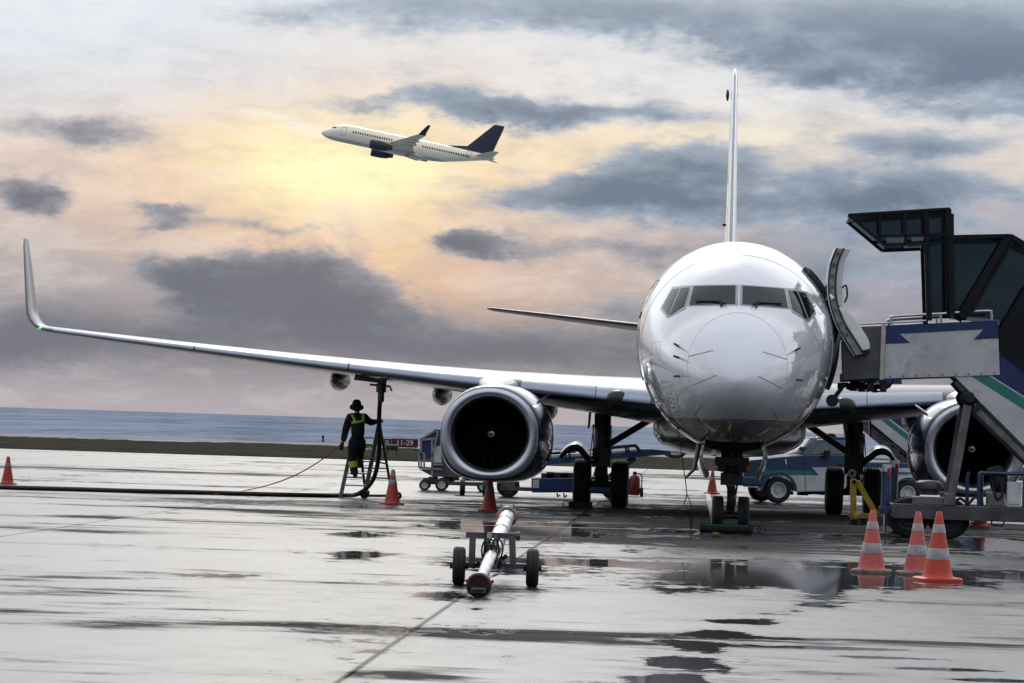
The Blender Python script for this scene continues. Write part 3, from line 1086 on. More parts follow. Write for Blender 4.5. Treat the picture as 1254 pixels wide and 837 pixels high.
for sgn, y0, y1, z0, z1 in ((-1, 4.75, 5.62, 2.75, 4.62),):
    b = MB()
    pts = [(y0, z0 + .12), (y0, z1 - .15), (y0 + .15, z1), (y1 - .15, z1), (y1, z1 - .15), (y1, z0 + .12), (y1 - .12, z0), (y0 + .12, z0), (y0, z0 + .12)]
    full = []
    for a, c in zip(pts, pts[1:]):
        full += [side(a[0] + (c[0] - a[0]) * i / 6, a[1] + (c[1] - a[1]) * i / 6, sgn, .004) for i in range(6)]
    b.tube(full + [full[0]], .007, 6)
    d = b.build('service_door', M_line, plane)
    b = MB()
    b.cyl(side(y0 + .2, 3.95, sgn, -.01), side(y0 + .2, 3.95, sgn, .02), .07)
    b.build('handle', M_black, d)
# probes and static ports
for x, z in ((-1.03, 3.30), (-1.02, 3.10), (-1.0, 2.78), (1.0, 3.29), (1.03, 2.78)):
    b = MB()
    p = front(x, z, 0)
    q = front(x, z, .10)
    b.tube([p, q, q + Vector((0, -.16, 0))], [.022, .02, .010], 8)
    b.build('probe', M_brass, plane)
plate = skin_patch(((-1.20, 2.52), (-1.06, 2.56), (-1.00, 2.20), (-1.12, 2.16)), .004, 5, 5).build('static_port_plate', M_whitepaint, plane)
for x, z in ((-1.14, 2.48), (-1.16, 2.40), (-1.09, 2.38), (-1.13, 2.33), (-1.07, 2.30), (-1.06, 2.24), (-1.10, 2.24)):
    b = MB()
    b.cyl(front(x, z, 0), front(x, z, .010), .018, n=10)
    b.build('static_port', M_black, plate)

# forward entry door on the right of the picture: opening, frame, swung door
b = MB()
b.loft([[side(y, 2.75 + 1.95 * i / 24, 1, .006) for y in (4.75, 4.95, 5.2, 5.45, 5.65)] for i in range(25)], loop=False)
opening = b.build('doorway', M_dark, plane, smooth=80)
b = MB()
b.tube([side(4.72, 2.70 + 2.05 * i / 20, 1, .03) for i in range(21)] + [side(4.9, 4.86, 1, .03), side(5.5, 4.86, 1, .03)] + [side(5.7, 4.75 - 2.05 * i / 20, 1, .03) for i in range(21)], .05, 8)
b.build('door_seal', M_black, opening)


def door_px(px, py, Y=58.3):
    return PL(W(px, py, Y))


outer = smooth_path([door_px(*p) for p in ((1024, 304), (1017.5, 320), (1014.5, 338), (1014, 356), (1017, 376), (1024, 397), (1035, 417), (1047, 436))], 4)
inner = smooth_path([door_px(*p) for p in ((1034.5, 304), (1027.5, 320), (1024.5, 338), (1024, 356), (1027, 375), (1034.5, 395), (1045.5, 413), (1059, 434))], 4)
b = MB()
dep = Vector((0, .84, 0))
b.loft([[o, i_, i_ + dep, o + dep] for o, i_ in zip(outer, inner)], cap0=True, cap1=True)
door = b.build('entry_door', mat('door_edge_grey', (.30, .30, .30), .45, metal=.3, vary=.2, nscale=6, dirt=(.10, .10, .10, .5)), plane, smooth=50, bevel=.015)
b = MB()
gap = [(i_ - o).normalized() for o, i_ in zip(outer, inner)]
b.loft([[o - g * .02, o - g * .0 + Vector((0, -.012, 0)), o + dep - g * .0 + Vector((0, .012, 0)), o + dep - g * .02] for o, g in zip(outer, gap)], cap0=True, cap1=True)
b.build('door_skin', M_fus, door, smooth=60)
b = MB()
for side_line, off in ((outer, .012), (inner, -.012)):
    b.tube([p + g * off + Vector((0, -.012, 0)) for p, g in zip(side_line, gap)], .013, 6)
b.build('door_seal', M_black, door)
lin = [inner[i] for i in range(0, len(inner))]
b = MB()
top_l = lin[0:17]
b.loft([[p + g * .0 + Vector((0, .06, 0)), p + g * t_ + Vector((0, .10, 0)), p + g * t_ + Vector((0, .74, 0)), p + Vector((0, .78, 0))]
        for p, g, t_ in zip(top_l, gap, [.12, .13] + [.12] * 12 + [.10, .09, .07])], cap0=True, cap1=True)
b.build('door_lining', M_whitepaint, door, smooth=50, bevel=.02)
b = MB()
low = lin[17:28]
b.loft([[p + Vector((0, .05, 0)), p + g * t_ + Vector((0, .09, 0)), p + g * t_ + Vector((0, .75, 0)), p + Vector((0, .79, 0))]
        for p, g, t_ in zip(low, gap[17:], [.10, .18, .21] + [.22] * 6 + [.20, .14])], cap0=True, cap1=True)
b.build('slide_pack', M_whitepaint, door, smooth=50, bevel=.03)
b = MB()
b.tube(smooth_path([door_px(1031, 353), door_px(1036, 350), door_px(1037.5, 362), door_px(1034, 371)], 4), .018, 6)
b.build('door_handle', M_black, door)
b = MB()
for k in range(8):
    i = 2 + k * 3
    c = (outer[i] + inner[i]) / 2
    b.cyl(c + Vector((0, -.03, 0)), c + Vector((0, .01, 0)), .028, n=10)
b.build('latch_roller', M_hub, door)
b = MB()
b.tube([side(4.75, 4.28, 1, -.02), door_px(1016, 362), door_px(1020, 366)], .045, 8)
b.build('hinge_arm', M_alu, door)
b = MB()
b.tube([side(4.75, 3.05, 1, -.02), door_px(1030, 405)], .04, 8)
b.build('hinge_arm', M_alu, door)
b = MB()
b.box(door_px(1061, 432.5) + Vector((0, .42, 0)), (.16, .6, .10), Matrix.Rotation(R(-45), 3, 'Y'))
b.build('girt_bar', M_black, door, bevel=.02)

# landing lights in the wing roots
for w, sg in zip(wings, (-1, 1)):
    le, ch, z, th = wing_at(2.42)
    b = MB()
    b.ball((sg * 2.42, le + .125, z + .015), (.28, .165, .185), 24, 14)
    bmesh.ops.rotate(b.bm, verts=b.bm.verts[:], cent=(sg * 2.42, le + .125, z), matrix=Matrix.Rotation(sg * math.atan(.548), 3, 'Z'))
    o = b.build('landing_light', M_lens, w)
    b = MB()
    b.lathe([(.001, 0), (.05, .01), (.07, .05)], (sg * 2.40, le - .036, z + .02), (0, 1, 0), 16)
    b.build('lamp', M_chrome, o)
    # navigation lamp at the tip
    x, le, ch, z, th, ca = WS[9]
    b = MB()
    b.ball((sg * x, le + .02, z), (.06, .09, .032), 12, 8)
    b.build('tip_lamp', mat("green_tip_lamp", (.05, .5, .12), .2, emit=(.1, .9, .25, .6)) if sg < 0 else M_red, w)

# open refuelling panel under the starboard wing
le, ch, z, th = wing_at(7.9)
b = MB()
pp = [PL(W(*q, 72.0)) for q in ((436, 456), (474, 461), (473, 470.5), (433, 465.5))]
b.prism(pp, (0, .05, 0))
b.build('refuel_panel', M_strut, wings[0], bevel=.01)

# nose gear
ng = MB()
NGY, NGX = 4.05, -.02
ng.cyl((NGX, NGY, .42), (NGX, NGY - .02, 1.25), .075, n=16)
ng.cyl((NGX, NGY - .02, .95), (NGX, NGY - .12, 2.05), .13, .15, n=18)
ng.cyl((NGX - .33, NGY, .31), (NGX + .33, NGY, .31), .06)
ng.box((NGX, NGY - .14, .98), (.40, .22, .22))
ng.box((NGX, NGY - .10, 1.30), (.62, .26, .16))
ng.cyl((NGX - .22, NGY - .12, 1.12), (NGX - .10, NGY - .2, 1.55), .055)
ng.cyl((NGX + .22, NGY - .12, 1.12), (NGX + .10, NGY - .2, 1.55), .055)
ng.bar((NGX, NGY - .14, .85), (NGX, NGY - .30, .60), .14, .05)
ng.bar((NGX, NGY - .30, .60), (NGX, NGY - .06, .38), .14, .05)
ng.cyl((NGX, NGY + .05, 1.1), (NGX, NGY + 1.1, 1.75), .06)
for k in range(9):
    x0 = NGX + random.uniform(-.22, .22)
    ng.tube([(x0, NGY - .16, 1.5), (x0 + random.uniform(-.1, .1), NGY - .26, 1.1), (NGX + random.uniform(-.12, .12), NGY - .12, .5)], .012, 5)
gear = ng.build('nose_gear', M_strut, plane, bevel=.01)
for sg in (-1, 1):
    wheel(gear, (NGX + sg * .235, NGY, .335), .335, .21)
b = MB()
b.cyl((NGX, NGY - .085, .50), (NGX, NGY - .09, .88), .062, n=16)
b.build('oleo', M_chrome, gear)
b = MB()
for sg in (-1, 1):
    b.lathe([(.001, 0), (.07, .0), (.085, .06), (.05, .11)], (NGX + sg * .17, NGY - .27, 1.20), (0, 1, 0), 16)
b.build('taxi_lamp', M_lens, gear)
# wheel well recess and its two doors
b = MB()
def under(x, y, lift):
    h, n, _, _ = BVH.ray_cast(Vector((x, y, -2)), Vector((0, 0, 1)))
    return h + (n if n.z < 0 else -n) * lift


b.loft([[under(x * min(1, .35 + (y - 2.0) * 2.2), y, .012) for x in (-.52, -.4, -.2, 0, .2, .4, .52)] for y in [2.0 + .16 * i for i in range(21)]], loop=False)
b.build('wheel_well', M_dark, plane)
for sg in (-1, 1):
    b = MB()
    prof = [(sg * .47, 1.66), (sg * .535, 1.5), (sg * .54, 1.32), (sg * .49, 1.14), (sg * .42, 1.0)]
    b.loft([[Vector((x + NGX + sg * k * .11, y, 1.66 + (z - 1.66) * q)) for x, z in prof] for y, k, q in ((2.5, 0, .86), (2.7, .1, .97), (3.2, .35, 1), (4.5, .9, 1), (4.9, 1, .9))], loop=False)
    b.build('nose_gear_door', M_fus, plane, solid=.03)
b = MB()
b.tube([(-.62, 2.9, 1.62), (-.70, 2.9, 1.15), (-.86, 2.9, .98)], [.05, .035, .02], 8)
b.build('drain_mast', M_brass, plane)

# main gear
for sg in (-1, 1):
    gx, gy = sg * 2.90, 19.4
    b = MB()
    b.cyl((gx, gy, .95), (gx - sg * .0, gy, 2.75), .185, .20, n=18)
    b.cyl((gx, gy, .50), (gx, gy, 1.1), .13, n=18)
    b.cyl((gx - .55, gy, .535), (gx + .55, gy, .535), .085)
    b.cyl((gx, gy - .1, 1.35), (gx - sg * 1.25, gy - .1, 2.15), .075)
    b.box((gx, gy - .15, 1.15), (.42, .3, .42))
    b.box((gx, gy - .14, .75), (.30, .24, .30))
    b.bar((gx, gy - .2, 1.0), (gx, gy - .42, .78), .2, .07)
    b.bar((gx, gy - .42, .78), (gx, gy - .12, .55), .2, .07)
    for k in range(10):
        x0 = gx + random.uniform(-.24, .24)
        b.tube([(x0, gy - .22, 1.9), (x0 + random.uniform(-.08, .08), gy - .28, 1.2), (gx + random.uniform(-.25, .25), gy - .16, .55)], .016, 5)
    g = b.build('main_gear', M_strut, plane, bevel=.012)
    for s2 in (-1, 1):
        wheel(g, (gx + s2 * .435, gy, .55), .555, .40)
    b = MB()
    b.prism([(gx + sg * .30, gy - .3, 2.6), (gx + sg * .30, gy + .5, 2.6), (gx + sg * .34, gy + .4, 1.85), (gx + sg * .34, gy - .2, 1.80)], (.04, 0, 0))
    b.build('gear_door', M_strut, g, bevel=.01)
    # curved polished door panel hanging outboard
    b = MB()
    pts = smooth_path([PL(W(p[0], p[1], 73)) for p in ((686, 558), (693, 551), (702, 547), (710, 549), (717, 557), (723, 564))], 4) if sg < 0 else \
        smooth_path([PL(W(p[0], p[1], 73)) for p in ((1098, 567), (1091, 556), (1083, 552), (1074, 553), (1066, 559), (1058, 564))], 4)
    b.loft([[p, p + Vector((0, .9, .10))] for p in pts], loop=False)
    b.build('gear_bay_door', M_slat, g, solid=.03)
    b = MB()
    b.tube([p + Vector((0, -.03, -.06)) for p in pts] + [Vector((gx, gy - .1, 1.15))], .045, 8)
    b.build('door_link', M_black, g)

# antenna blades under and on the body
for y, z, s_ in ((8.5, 1.47, -1), (10.4, 1.47, -1), (9.0, 5.48, 1)):
    b = MB()
    b.prism([(-.015, y, z - s_ * .02), (-.015, y + .35, z - s_ * .02), (-.015, y + .38, z + s_ * .28), (-.015, y + .2, z + s_ * .28)], (.03, 0, 0))
    b.build('antenna', M_whitepaint, plane, bevel=.006)

# ------------------------------------------------------------------ the departing airliner
mt2 = dict(fuselage=M_fus_far, belly=M_fus_far, wing=M_wing_far, winglet=M_navy_far, slat=M_wing_far, nacelle=M_navy_far, lip=M_navy_far, pylon=M_wing_far,
           fin=M_navy_far, tailplane=M_wing_far, detail=False)
jet = thing('airliner', 'small cream airliner with dark blue tail climbing in the sky', 'airliner')
fus2, _, _, _ = build_airliner(jet, mt2, False)
M_win = mat("cabin_window_glass", (.02, .02, .025), .15)
for k in range(49):
    y = 6.9 + k * .53
    if k in (17, 18, 20, 27, 28):
        continue
    b = MB()
    b.loft([[side(y + a, z, 1, .02) for a in (-.15, .15)] for z in (3.68, 3.9, 4.12)], loop=False)
    b.build('cabin_window', M_win, jet)
for y0, y1, z0, z1 in ((4.3, 5.35, 2.75, 4.6), (32.0, 32.85, 3.75, 5.0)):
    b = MB()
    pts = [(y0, z0), (y0, z1), (y1, z1), (y1, z0), (y0, z0)]
    full = []
    for a, c in zip(pts, pts[1:]):
        full += [side(a[0] + (c[0] - a[0]) * i / 6, a[1] + (c[1] - a[1]) * i / 6, 1, .01) for i in range(6)]
    b.tube(full + [full[0]], .04, 4)
    b.build('cabin_door', mat("door_outline_grey", (.30, .28, .22), .6), jet)
for quads in (((.15, 4.42), (.80, 4.40), (.86, 4.06), (.15, 4.1)), ((.9, 4.40), (1.28, 4.36), (1.40, 3.98), (.95, 4.0)), ((-.15, 4.42), (-.80, 4.40), (-.86, 4.06), (-.15, 4.1))):
    skin_patch(quads, .015).build('cockpit_window', M_win, jet)
b = MB()
b.lathe([(.001, 0), (.55, 0), (.6, .06), (.3, .06), (.001, .05)], (2.0, 19.4, 1.20), (0, 0, -1), 20)
b.build('wheel_bay', M_navy_far, jet)
Mj = Matrix.Rotation(R(-90), 4, 'Z') @ Matrix.Rotation(R(-10.0), 4, 'X') @ Matrix.Rotation(R(-5), 4, 'Y')
JETY = 690.0
p_nose = Mj @ Vector((0, 0, 2.67))
jet.matrix_world = Matrix.Translation(W(393.5, 162.5, JETY) - p_nose) @ Mj
# ------------------------------------------------------------------ materials for the ground equipment
M_blue = mat("blue_vehicle_paint", (.016, .055, .14), .32, coat=.6, vary=.15, nscale=1.5, dirt=(.03, .05, .08, .4))
M_deep = mat("deep_blue_panel", (.013, .034, .115), .35, coat=.4, vary=.12, nscale=1.5)
M_teal = mat("teal_stripe_paint", (.03, .20, .19), .35, coat=.4, vary=.1)
M_panel = mat("off_white_panel", (.54, .54, .55), .35, coat=.2, vary=.10, nscale=1.2, dirt=(.30, .29, .28, .7))
M_vwhite = mat("white_vehicle_paint", (.62, .64, .66), .35, coat=.5, vary=.08, dirt=(.3, .3, .3, .4))
M_canopy = mat("dark_canopy_frame", (.008, .009, .012), .35, vary=.2, spec=.25)
M_tint = mat("tinted_canopy_glass", (.016, .023, .029), .12, vary=.3, nscale=.8, spec=.22)
_t = M_tint.node_tree                                   # real tinted glazing: some light comes through
_o = _t.nodes['Material Output']
_mx = _t.nodes.new('ShaderNodeMixShader')
_tr = _t.nodes.new('ShaderNodeBsdfTransparent')
_tr.inputs[0].default_value = (.60, .67, .70, 1)
_mx.inputs[0].default_value = .66
_t.links.new(_t.nodes['Principled BSDF'].outputs[0], _mx.inputs[1])
_t.links.new(_tr.outputs[0], _mx.inputs[2])
_t.links.new(_mx.outputs[0], _o.inputs[0])
M_tint_pale = mat("pale_canopy_glass", (.10, .14, .16), .15, coat=.5)
M_steel = mat("galvanised_steel", (.20, .20, .205), .45, metal=.5, vary=.25, nscale=3, dirt=(.08, .07, .065, .6))
M_rail = mat("steel_rail", (.50, .51, .53), .3, metal=.9, vary=.1)
M_chassis = mat("grimy_chassis_grey", (.085, .085, .09), .5, vary=.3, nscale=3, dirt=(.03, .028, .025, .7))
M_gunmetal = mat("dark_grey_panel", (.075, .077, .085), .45, vary=.15)
M_cream = mat("cream_edge_strip", (.50, .47, .41), .5, vary=.15)
M_yel = mat("yellow_equipment_paint", (.46, .34, .03), .42, coat=.2, vary=.18, nscale=6, dirt=(.14, .10, .03, .6))
M_grey = mat("mid_grey_paint", (.17, .17, .175), .45, vary=.15)
M_vglass = mat("vehicle_glass", (.05, .075, .08), .05, coat=1.0, vary=.1)
M_amber = mat("amber_lens", (.22, .07, .012), .2)
M_rope = mat("red_cord", (.40, .06, .035), .7)
M_hose = mat("black_fuel_hose", (.012, .012, .013), .42, vary=.2)


def tyre(name, parent, c, r, w, axis=(0, 1, 0), face=-1, hub=M_vwhite):
    """road wheel turning about the given axis"""
    b = MB()
    pr = [(r * .58, -w * .44), (r * .80, -w * .5), (r * .95, -w * .45), (r, -w * .30), (r, -w * .06), (r * .98, -w * .03), (r * .98, w * .03), (r, w * .06),
          (r, w * .30), (r * .95, w * .45), (r * .80, w * .5), (r * .58, w * .44)]
    b.lathe(pr, c, axis, 32, closed=True)
    t = b.build(name, M_tyre, parent, smooth=50)
    b = MB()
    b.lathe([(.001, -w * .30), (r * .18, -w * .34), (r * .22, -w * .18), (r * .44, -w * .22), (r * .54, -w * .44), (r * .61, -w * .45), (r * .61, w * .45), (r * .54, w * .44),
             (r * .44, w * .22), (r * .22, w * .18), (r * .18, w * .34), (.001, w * .30)], c, axis, 28)
    a = Vector(axis)
    e1 = Vector((0, 0, 1))
    e2 = a.cross(e1)
    for k in range(8):
        t_ = 2 * math.pi * k / 8
        for s in (-1, 1):
            p = Vector(c) + (e1 * math.cos(t_) + e2 * math.sin(t_)) * r * .34 + a * s * w * .205
            b.cyl(p - a * s * .03, p + a * s * .012, r * .055, n=8)
    b.build('rim', hub, t, smooth=40)
    return t


# ================================================================== passenger stairs at the forward door
YN, YF = 58.4, 60.2                                    # near and far side
ST = thing('passenger_stairs', 'tall mobile passenger stairs with dark glazed canopy at the open front door', 'boarding stairs', (G(1165, 655).x, 59.3, 0), R(-5.2))
SL = local(ST)
SPL = planar(W(1085, 430, YN), R(-5.2))


def sp(px, py, Y=YN): return SL(SPL(px, py, Y - YN))


def spoly(pts, name, m, parent=ST, Y=YN, t=.04, bevel=.006, **kw):
    b = MB()
    b.prism([sp(x, y, Y) for x, y in pts], (0, t, 0))
    return b.build(name, m, parent, bevel=bevel, **kw)


side_pts = [(1085.2, 399), (1222, 392.5), (1224.5, 459.5), (1082.5, 464)]
for Y, nm in ((YN, 'near'), (YF, 'far')):
    p = spoly(side_pts, 'platform_side', M_panel, Y=Y)
    for q in ([(1085.2, 399), (1222, 392.5), (1223, 414.6), (1192.5, 416), (1204.5, 403.6), (1101.5, 409), (1114.6, 420.2), (1084.3, 421.3)],):
        b = MB()
        b.prism([sp(x, y, Y) + Vector((0, -.006 if Y == YN else .04, 0)) for x, y in q], (0, .006, 0))
        b.build('stripe', M_deep, p)
    b = MB()
    for k in range(9):
        c = sp(1090 + k * 16, 461.3 - k * .55, Y)
        b.cyl(c + Vector((0, -.012, 0)), c + Vector((0, .01, 0)), .016, n=8)
    b.build('rivet', M_steel, p)
    b = MB()
    rail = smooth_path([sp(1092, 398, Y), sp(1092, 391, Y), sp(1096, 387.6, Y), sp(1150, 384.5, Y), sp(1208, 381, Y), sp(1214, 384, Y), sp(1214.6, 392, Y)], 5)
    b.tube([r_ + Vector((0, .02, 0)) for r_ in rail], .028, 8)
    b.tube([sp(1152, 384.5, Y) + Vector((0, .02, 0)), sp(1152.5, 396, Y) + Vector((0, .02, 0))], .022, 8)
    b.tube([sp(1053, 397, Y) + Vector((0, .03, 0)), sp(1105, 394.7, Y) + Vector((0, .03, 0)), sp(1134, 393, Y) + Vector((0, .03, 0))], .018, 8)
    b.build('handrail', M_rail, ST)
    spoly([(1031, 405.5), (1080, 399.5), (1079, 463), (1033, 466)], 'bumper_side', M_gunmetal, Y=Y)
    spoly([(1079.5, 397), (1085, 396.5), (1082.2, 465), (1077, 465.5)], 'edge_strip', M_cream, Y=Y - .03, t=.07)
    # canopy: door hood, post, back glazing
    hood = spoly([(1038.7, 263.5), (1076, 260.6), (1133, 257.3), (1163.4, 255.8), (1167, 290), (1131.5, 299), (1083.5, 300.8), (1071.7, 290.5)], 'hood_side', M_tint, Y=Y, t=.03)
    fr = MB()
    for a, c, w in (((1038.7, 263.5), (1163.4, 255.8), .05), ((1038.7, 263.5), (1083.5, 300.8), .06), ((1083.5, 300.5), (1131.5, 298.5), .06), ((1077.5, 260.5), (1078, 292), .045),
                    ((1108.5, 259), (1109, 300), .05), ((1135, 257.3), (1135.5, 300), .08), ((1161.5, 256), (1164, 290), .10), ((1072, 289.5), (1163, 287), .05)):
        fr.bar(sp(*a, Y) + Vector((0, .015, 0)), sp(*c, Y) + Vector((0, .015, 0)), w, .07, up=(0, 1, 0))
    fr.build('hood_frame', M_canopy, hood)
    spoly([(1085, 291.5), (1107, 291), (1107, 297.5), (1086, 298.5)], 'hood_pane', M_tint_pale, hood, Y=Y - .012, t=.01, bevel=0)
    spoly([(1116, 290.8), (1131, 290.3), (1131, 295), (1116, 296)], 'hood_pane', M_tint_pale, hood, Y=Y - .012, t=.01, bevel=0)
    post = spoly([(1138, 287), (1158, 285), (1160, 384), (1141, 387)], 'post_glass', M_tint, Y=Y, t=.03)
    fr = MB()
    for a, c, w in (((1135, 298), (1138, 393), .10), ((1163, 262), (1164.5, 386), .15), ((1159.5, 288), (1161, 386), .05)):
        fr.bar(sp(*a, Y) + Vector((0, .015, 0)), sp(*c, Y) + Vector((0, .015, 0)), w, .08, up=(0, 1, 0))
    fr.build('post_frame', M_canopy, post)
    bk = spoly([(1168, 291), (1234, 289.5), (1320, 340), (1320, 470), (1224, 430), (1224, 392), (1168, 387)], 'canopy_glass', M_tint, Y=Y + .01, t=.03)
    spoly([(1224, 405), (1260, 345), (1320, 385), (1320, 500), (1254, 455), (1225, 433)], 'canopy_skirt', M_canopy, Y=Y - .02, t=.03)
    fr = MB()
    for a, c, w in (((1166, 290.5), (1237, 289), .07), ((1237, 289), (1326, 341), .09), ((1236, 291), (1178, 388), .17), ((1241, 293), (1186, 388), .08)):
        fr.bar(sp(*a, Y) + Vector((0, .015, 0)), sp(*c, Y) + Vector((0, .015, 0)), w, .09, up=(0, 1, 0))
    fr.build('canopy_frame', M_canopy, bk)
    # flight: white band, teal band, deep blue top
    fl = spoly([(1167, 459.5), (1185, 458.5), (1500, 657), (1500, 690), (1398, 690)], 'flight_side', M_panel, Y=Y + .02)
    for nm_, q, mm in (('stripe', [(1185, 458.5), (1206, 457.5), (1500, 641), (1500, 657)], M_teal), ('stripe', [(1206, 457.5), (1209, 457.3), (1500, 638.5), (1500, 641)], M_panel),
                       ('stripe', [(1209, 457.3), (1225, 456.5), (1225, 430), (1254, 449), (1500, 600), (1500, 638.5)], M_deep)):
        b = MB()
        b.prism([sp(x, y, Y + .02) for x, y in q], (0, .04, 0))
        b.build(nm_, mm, fl, bevel=.004)
# roofs and floors between the two sides
b = MB()
dp = Vector((0, YF - YN, 0))


def deck(b, a, c, th, inset=.03):
    a, c = sp(*a) + Vector((0, inset, 0)), sp(*c) + Vector((0, inset, 0))
    d = dp - Vector((0, 2 * inset - .04, 0))
    n = (c - a).cross(d).normalized() * th
    b.loft([[a, c, c + n, a + n], [a + d, c + d, c + d + n, a + d + n]], cap0=True, cap1=True)


deck(b, (1039, 262.5), (1164, 255.5), -.05)
deck(b, (1164, 289), (1237, 288), -.05)
deck(b, (1237, 288), (1320, 338), -.05)
b.build('canopy_roof', M_canopy, ST, bevel=.01)
b = MB()
deck(b, (1030, 466.5), (1222, 458), .14)
deck(b, (1031, 462), (1222, 455), .05)
b.build('platform_floor', M_chassis, ST, bevel=.01)
b = MB()
for k in range(20):
    p = sp(1226 + k * 14, 452 + k * 8.8)
    b.box(p + Vector((0, (YF - YN) / 2 + .02, 0)), (.30, YF - YN - .12, .04))
b.build('steps', M_steel, ST)
b = MB()                                               # rubber buffer and gear under the platform edge
b.cyl(sp(1019, 491, 58.2), sp(1019, 491, 60.6), .085, n=20)
b.cyl(sp(1019, 491, 58.19), sp(1019, 491, 58.3), .115, n=20)
for k in range(12):
    x = 1030 + k * 5.2
    b.box(sp(x, 472 + random.uniform(-2, 3), 58.6 + random.uniform(0, .8)), (.12, .3, random.uniform(.08, .22)))
b.bar(sp(1019, 491, 58.6), sp(1035, 470, 58.6), .08, .08)
b.bar(sp(1019, 491, 60.2), sp(1035, 470, 60.2), .08, .08)
b.build('front_buffer', M_black, ST, bevel=.01)
b = MB()
for k in range(4):
    b.tube(smooth_path([sp(1035 + k * 9, 470, 58.7), sp(1040 + k * 10, 477 + k, 58.7), sp(1052 + k * 12, 475, 58.8), sp(1062 + k * 11, 466, 58.8)], 5), .015, 6)
b.build('cable', M_black, ST)
# lifting struts
for Y in (YN + .12, YF - .2):
    b = MB()
    b.bar(sp(1187.5, 486, Y), sp(1163.5, 619, Y), .15, .12, up=(0, 1, 0))
    b.bar(sp(1194, 500, Y), sp(1300, 603, Y), .12, .10, up=(0, 1, 0))
    b.box(sp(1163, 612, Y), (.22, .18, .22))
    o = b.build('strut', M_steel, ST, bevel=.012)
    b = MB()
    b.ball(sp(1187, 487, Y), (.17, .13, .17), 16, 10)
    b.cyl(sp(1187, 487, Y) + Vector((0, -.16, 0)), sp(1187, 487, Y) + Vector((0, .14, 0)), .09)
    b.cyl(sp(1196, 500, Y) + Vector((0, -.12, 0)), sp(1196, 500, Y) + Vector((0, .1, 0)), .07)
    b.build('pivot', M_black, o)
    b = MB()
    b.bar(sp(1192, 489, Y), sp(1172, 466, Y), .14, .10, up=(0, 1, 0))
    b.build('bracket', M_chassis, o)
# chassis
b = MB()
for Y in (YN + .05, YF - .25):
    a, c = sp(1094, 617, Y), sp(1480, 630, Y)
    a2, c2 = sp(1094, 635, Y), sp(1480, 648, Y)
    b.prism([a, c, c2, a2], (0, .16, 0))
b.box((sp(1096, 626, YN).x, sp(0, 0, (YN + YF) / 2).y, sp(1096, 626, YN).z), (.14, YF - YN - .1, .24))
for k in range(6):
    b.box((sp(1130 + k * 62, 627, YN).x, sp(0, 0, (YN + YF) / 2).y, sp(1130 + k * 62, 628 + k * 2, YN).z), (.12, YF - YN - .2, .18))
b.build('chassis', M_chassis, ST, bevel=.012)
for x in (1113, 1164, 1424):
    for Y in (YN + .44, YF - .45):
        c = G(x, 655)
        tyre('wheel', ST, (sp(x, 641, Y).x, sp(0, 0, Y).y, .37), .37, .26, hub=M_chassis)
b = MB()
for x in (1113, 1164, 1424):
    b.cyl((sp(x, 641, YN).x, sp(0, 0, YN + .3).y, .37), (sp(x, 641, YN).x, sp(0, 0, YF - .3).y, .37), .07)
b.build('axle', M_chassis, ST)
# engine cover, plate, control boxes on the chassis
b = MB()
b.box(sp(1138, 614, YN + .45), (.62, .7, .14))
base = b.build('engine_plate', M_grey, ST, bevel=.015)
b = MB()
b.lathe([(.18, 0), (.18, .16)], sp(1139, 607, YN + .42), (0, 0, 1), 20)
b.lathe([(.25, 0), (.26, .05), (.24, .12), (.18, .16), (.001, .17)], sp(1139, 600, YN + .42), (0, 0, 1), 24)
b.build('air_filter', M_gunmetal, base, bevel=.008)
for (x0, x1, y0, y1, mm, yy) in ((1209, 1231.5, 604, 621.5, M_grey, .12), (1233, 1252, 591, 621.5, M_vwhite, .15), (1226, 1236, 590, 606, M_chassis, .35), (1255, 1276, 585, 622, M_grey, .4)):
    a, c = sp(x0, y1, YN + yy), sp(x1, y0, YN + yy)
    b = MB()
    b.box(((a.x + c.x) / 2, a.y + .22, (a.z + c.z) / 2), (abs(c.x - a.x), .42, abs(c.z - a.z)))
    o = b.build('control_box', mm, ST, bevel=.015)
    b = MB()
    b.box(((a.x + c.x) / 2, a.y + .005, (a.z + c.z) / 2), (abs(c.x - a.x) * .8, .02, abs(c.z - a.z) * .75))
    b.build('lid', mm, o, bevel=.004)
b = MB()
b.tube(smooth_path([sp(1199, 620, YN + .1), sp(1199, 588, YN + .1), sp(1201, 580.5, YN + .1), sp(1208, 579.5, YN + .1), sp(1240, 580.5, YN + .1), sp(1290, 581, YN + .1)], 5), .035, 8)
b.tube([sp(1185, 620, YN + .2), sp(1185, 585, YN + .2), sp(1187, 578, YN + .2)], .035, 8)
b.tube([sp(1204, 620, YN + .5), sp(1204, 586, YN + .5), sp(1204, 580, YN + .1)], .03, 8)
b.build('guard_rail', M_deep, ST)
b = MB()
b.ball(sp(1224, 588, YN + .3), (.17, .2, .26), 18, 12)
b.ball(sp(1217, 579, YN + .3), (.12, .12, .1), 14, 8)
b.tube(smooth_path([sp(1213, 580, YN + .2), sp(1216, 592, YN + .15), sp(1221, 611, YN + .1), sp(1228, 606, YN + .1), sp(1226, 590, YN + .1)], 5), .025, 6)
b.tube(smooth_path([sp(1168, 618, YN + .1), sp(1176, 611, YN + .1), sp(1186, 617, YN + .1), sp(1195, 609, YN + .1), sp(1203, 617, YN + .1)], 5), .03, 6)
b.build('hose_bundle', M_black, ST)
b = MB()
b.tube(smooth_path([sp(1215, 637, YN), sp(1215, 643, YN), sp(1228, 644, YN), sp(1229, 638, YN)], 3), .015, 6)
b.tube(smooth_path([sp(1190, 637, YN), sp(1192, 641, YN), sp(1208, 640, YN)], 3), .015, 6)
b.build('hook', M_black, ST)
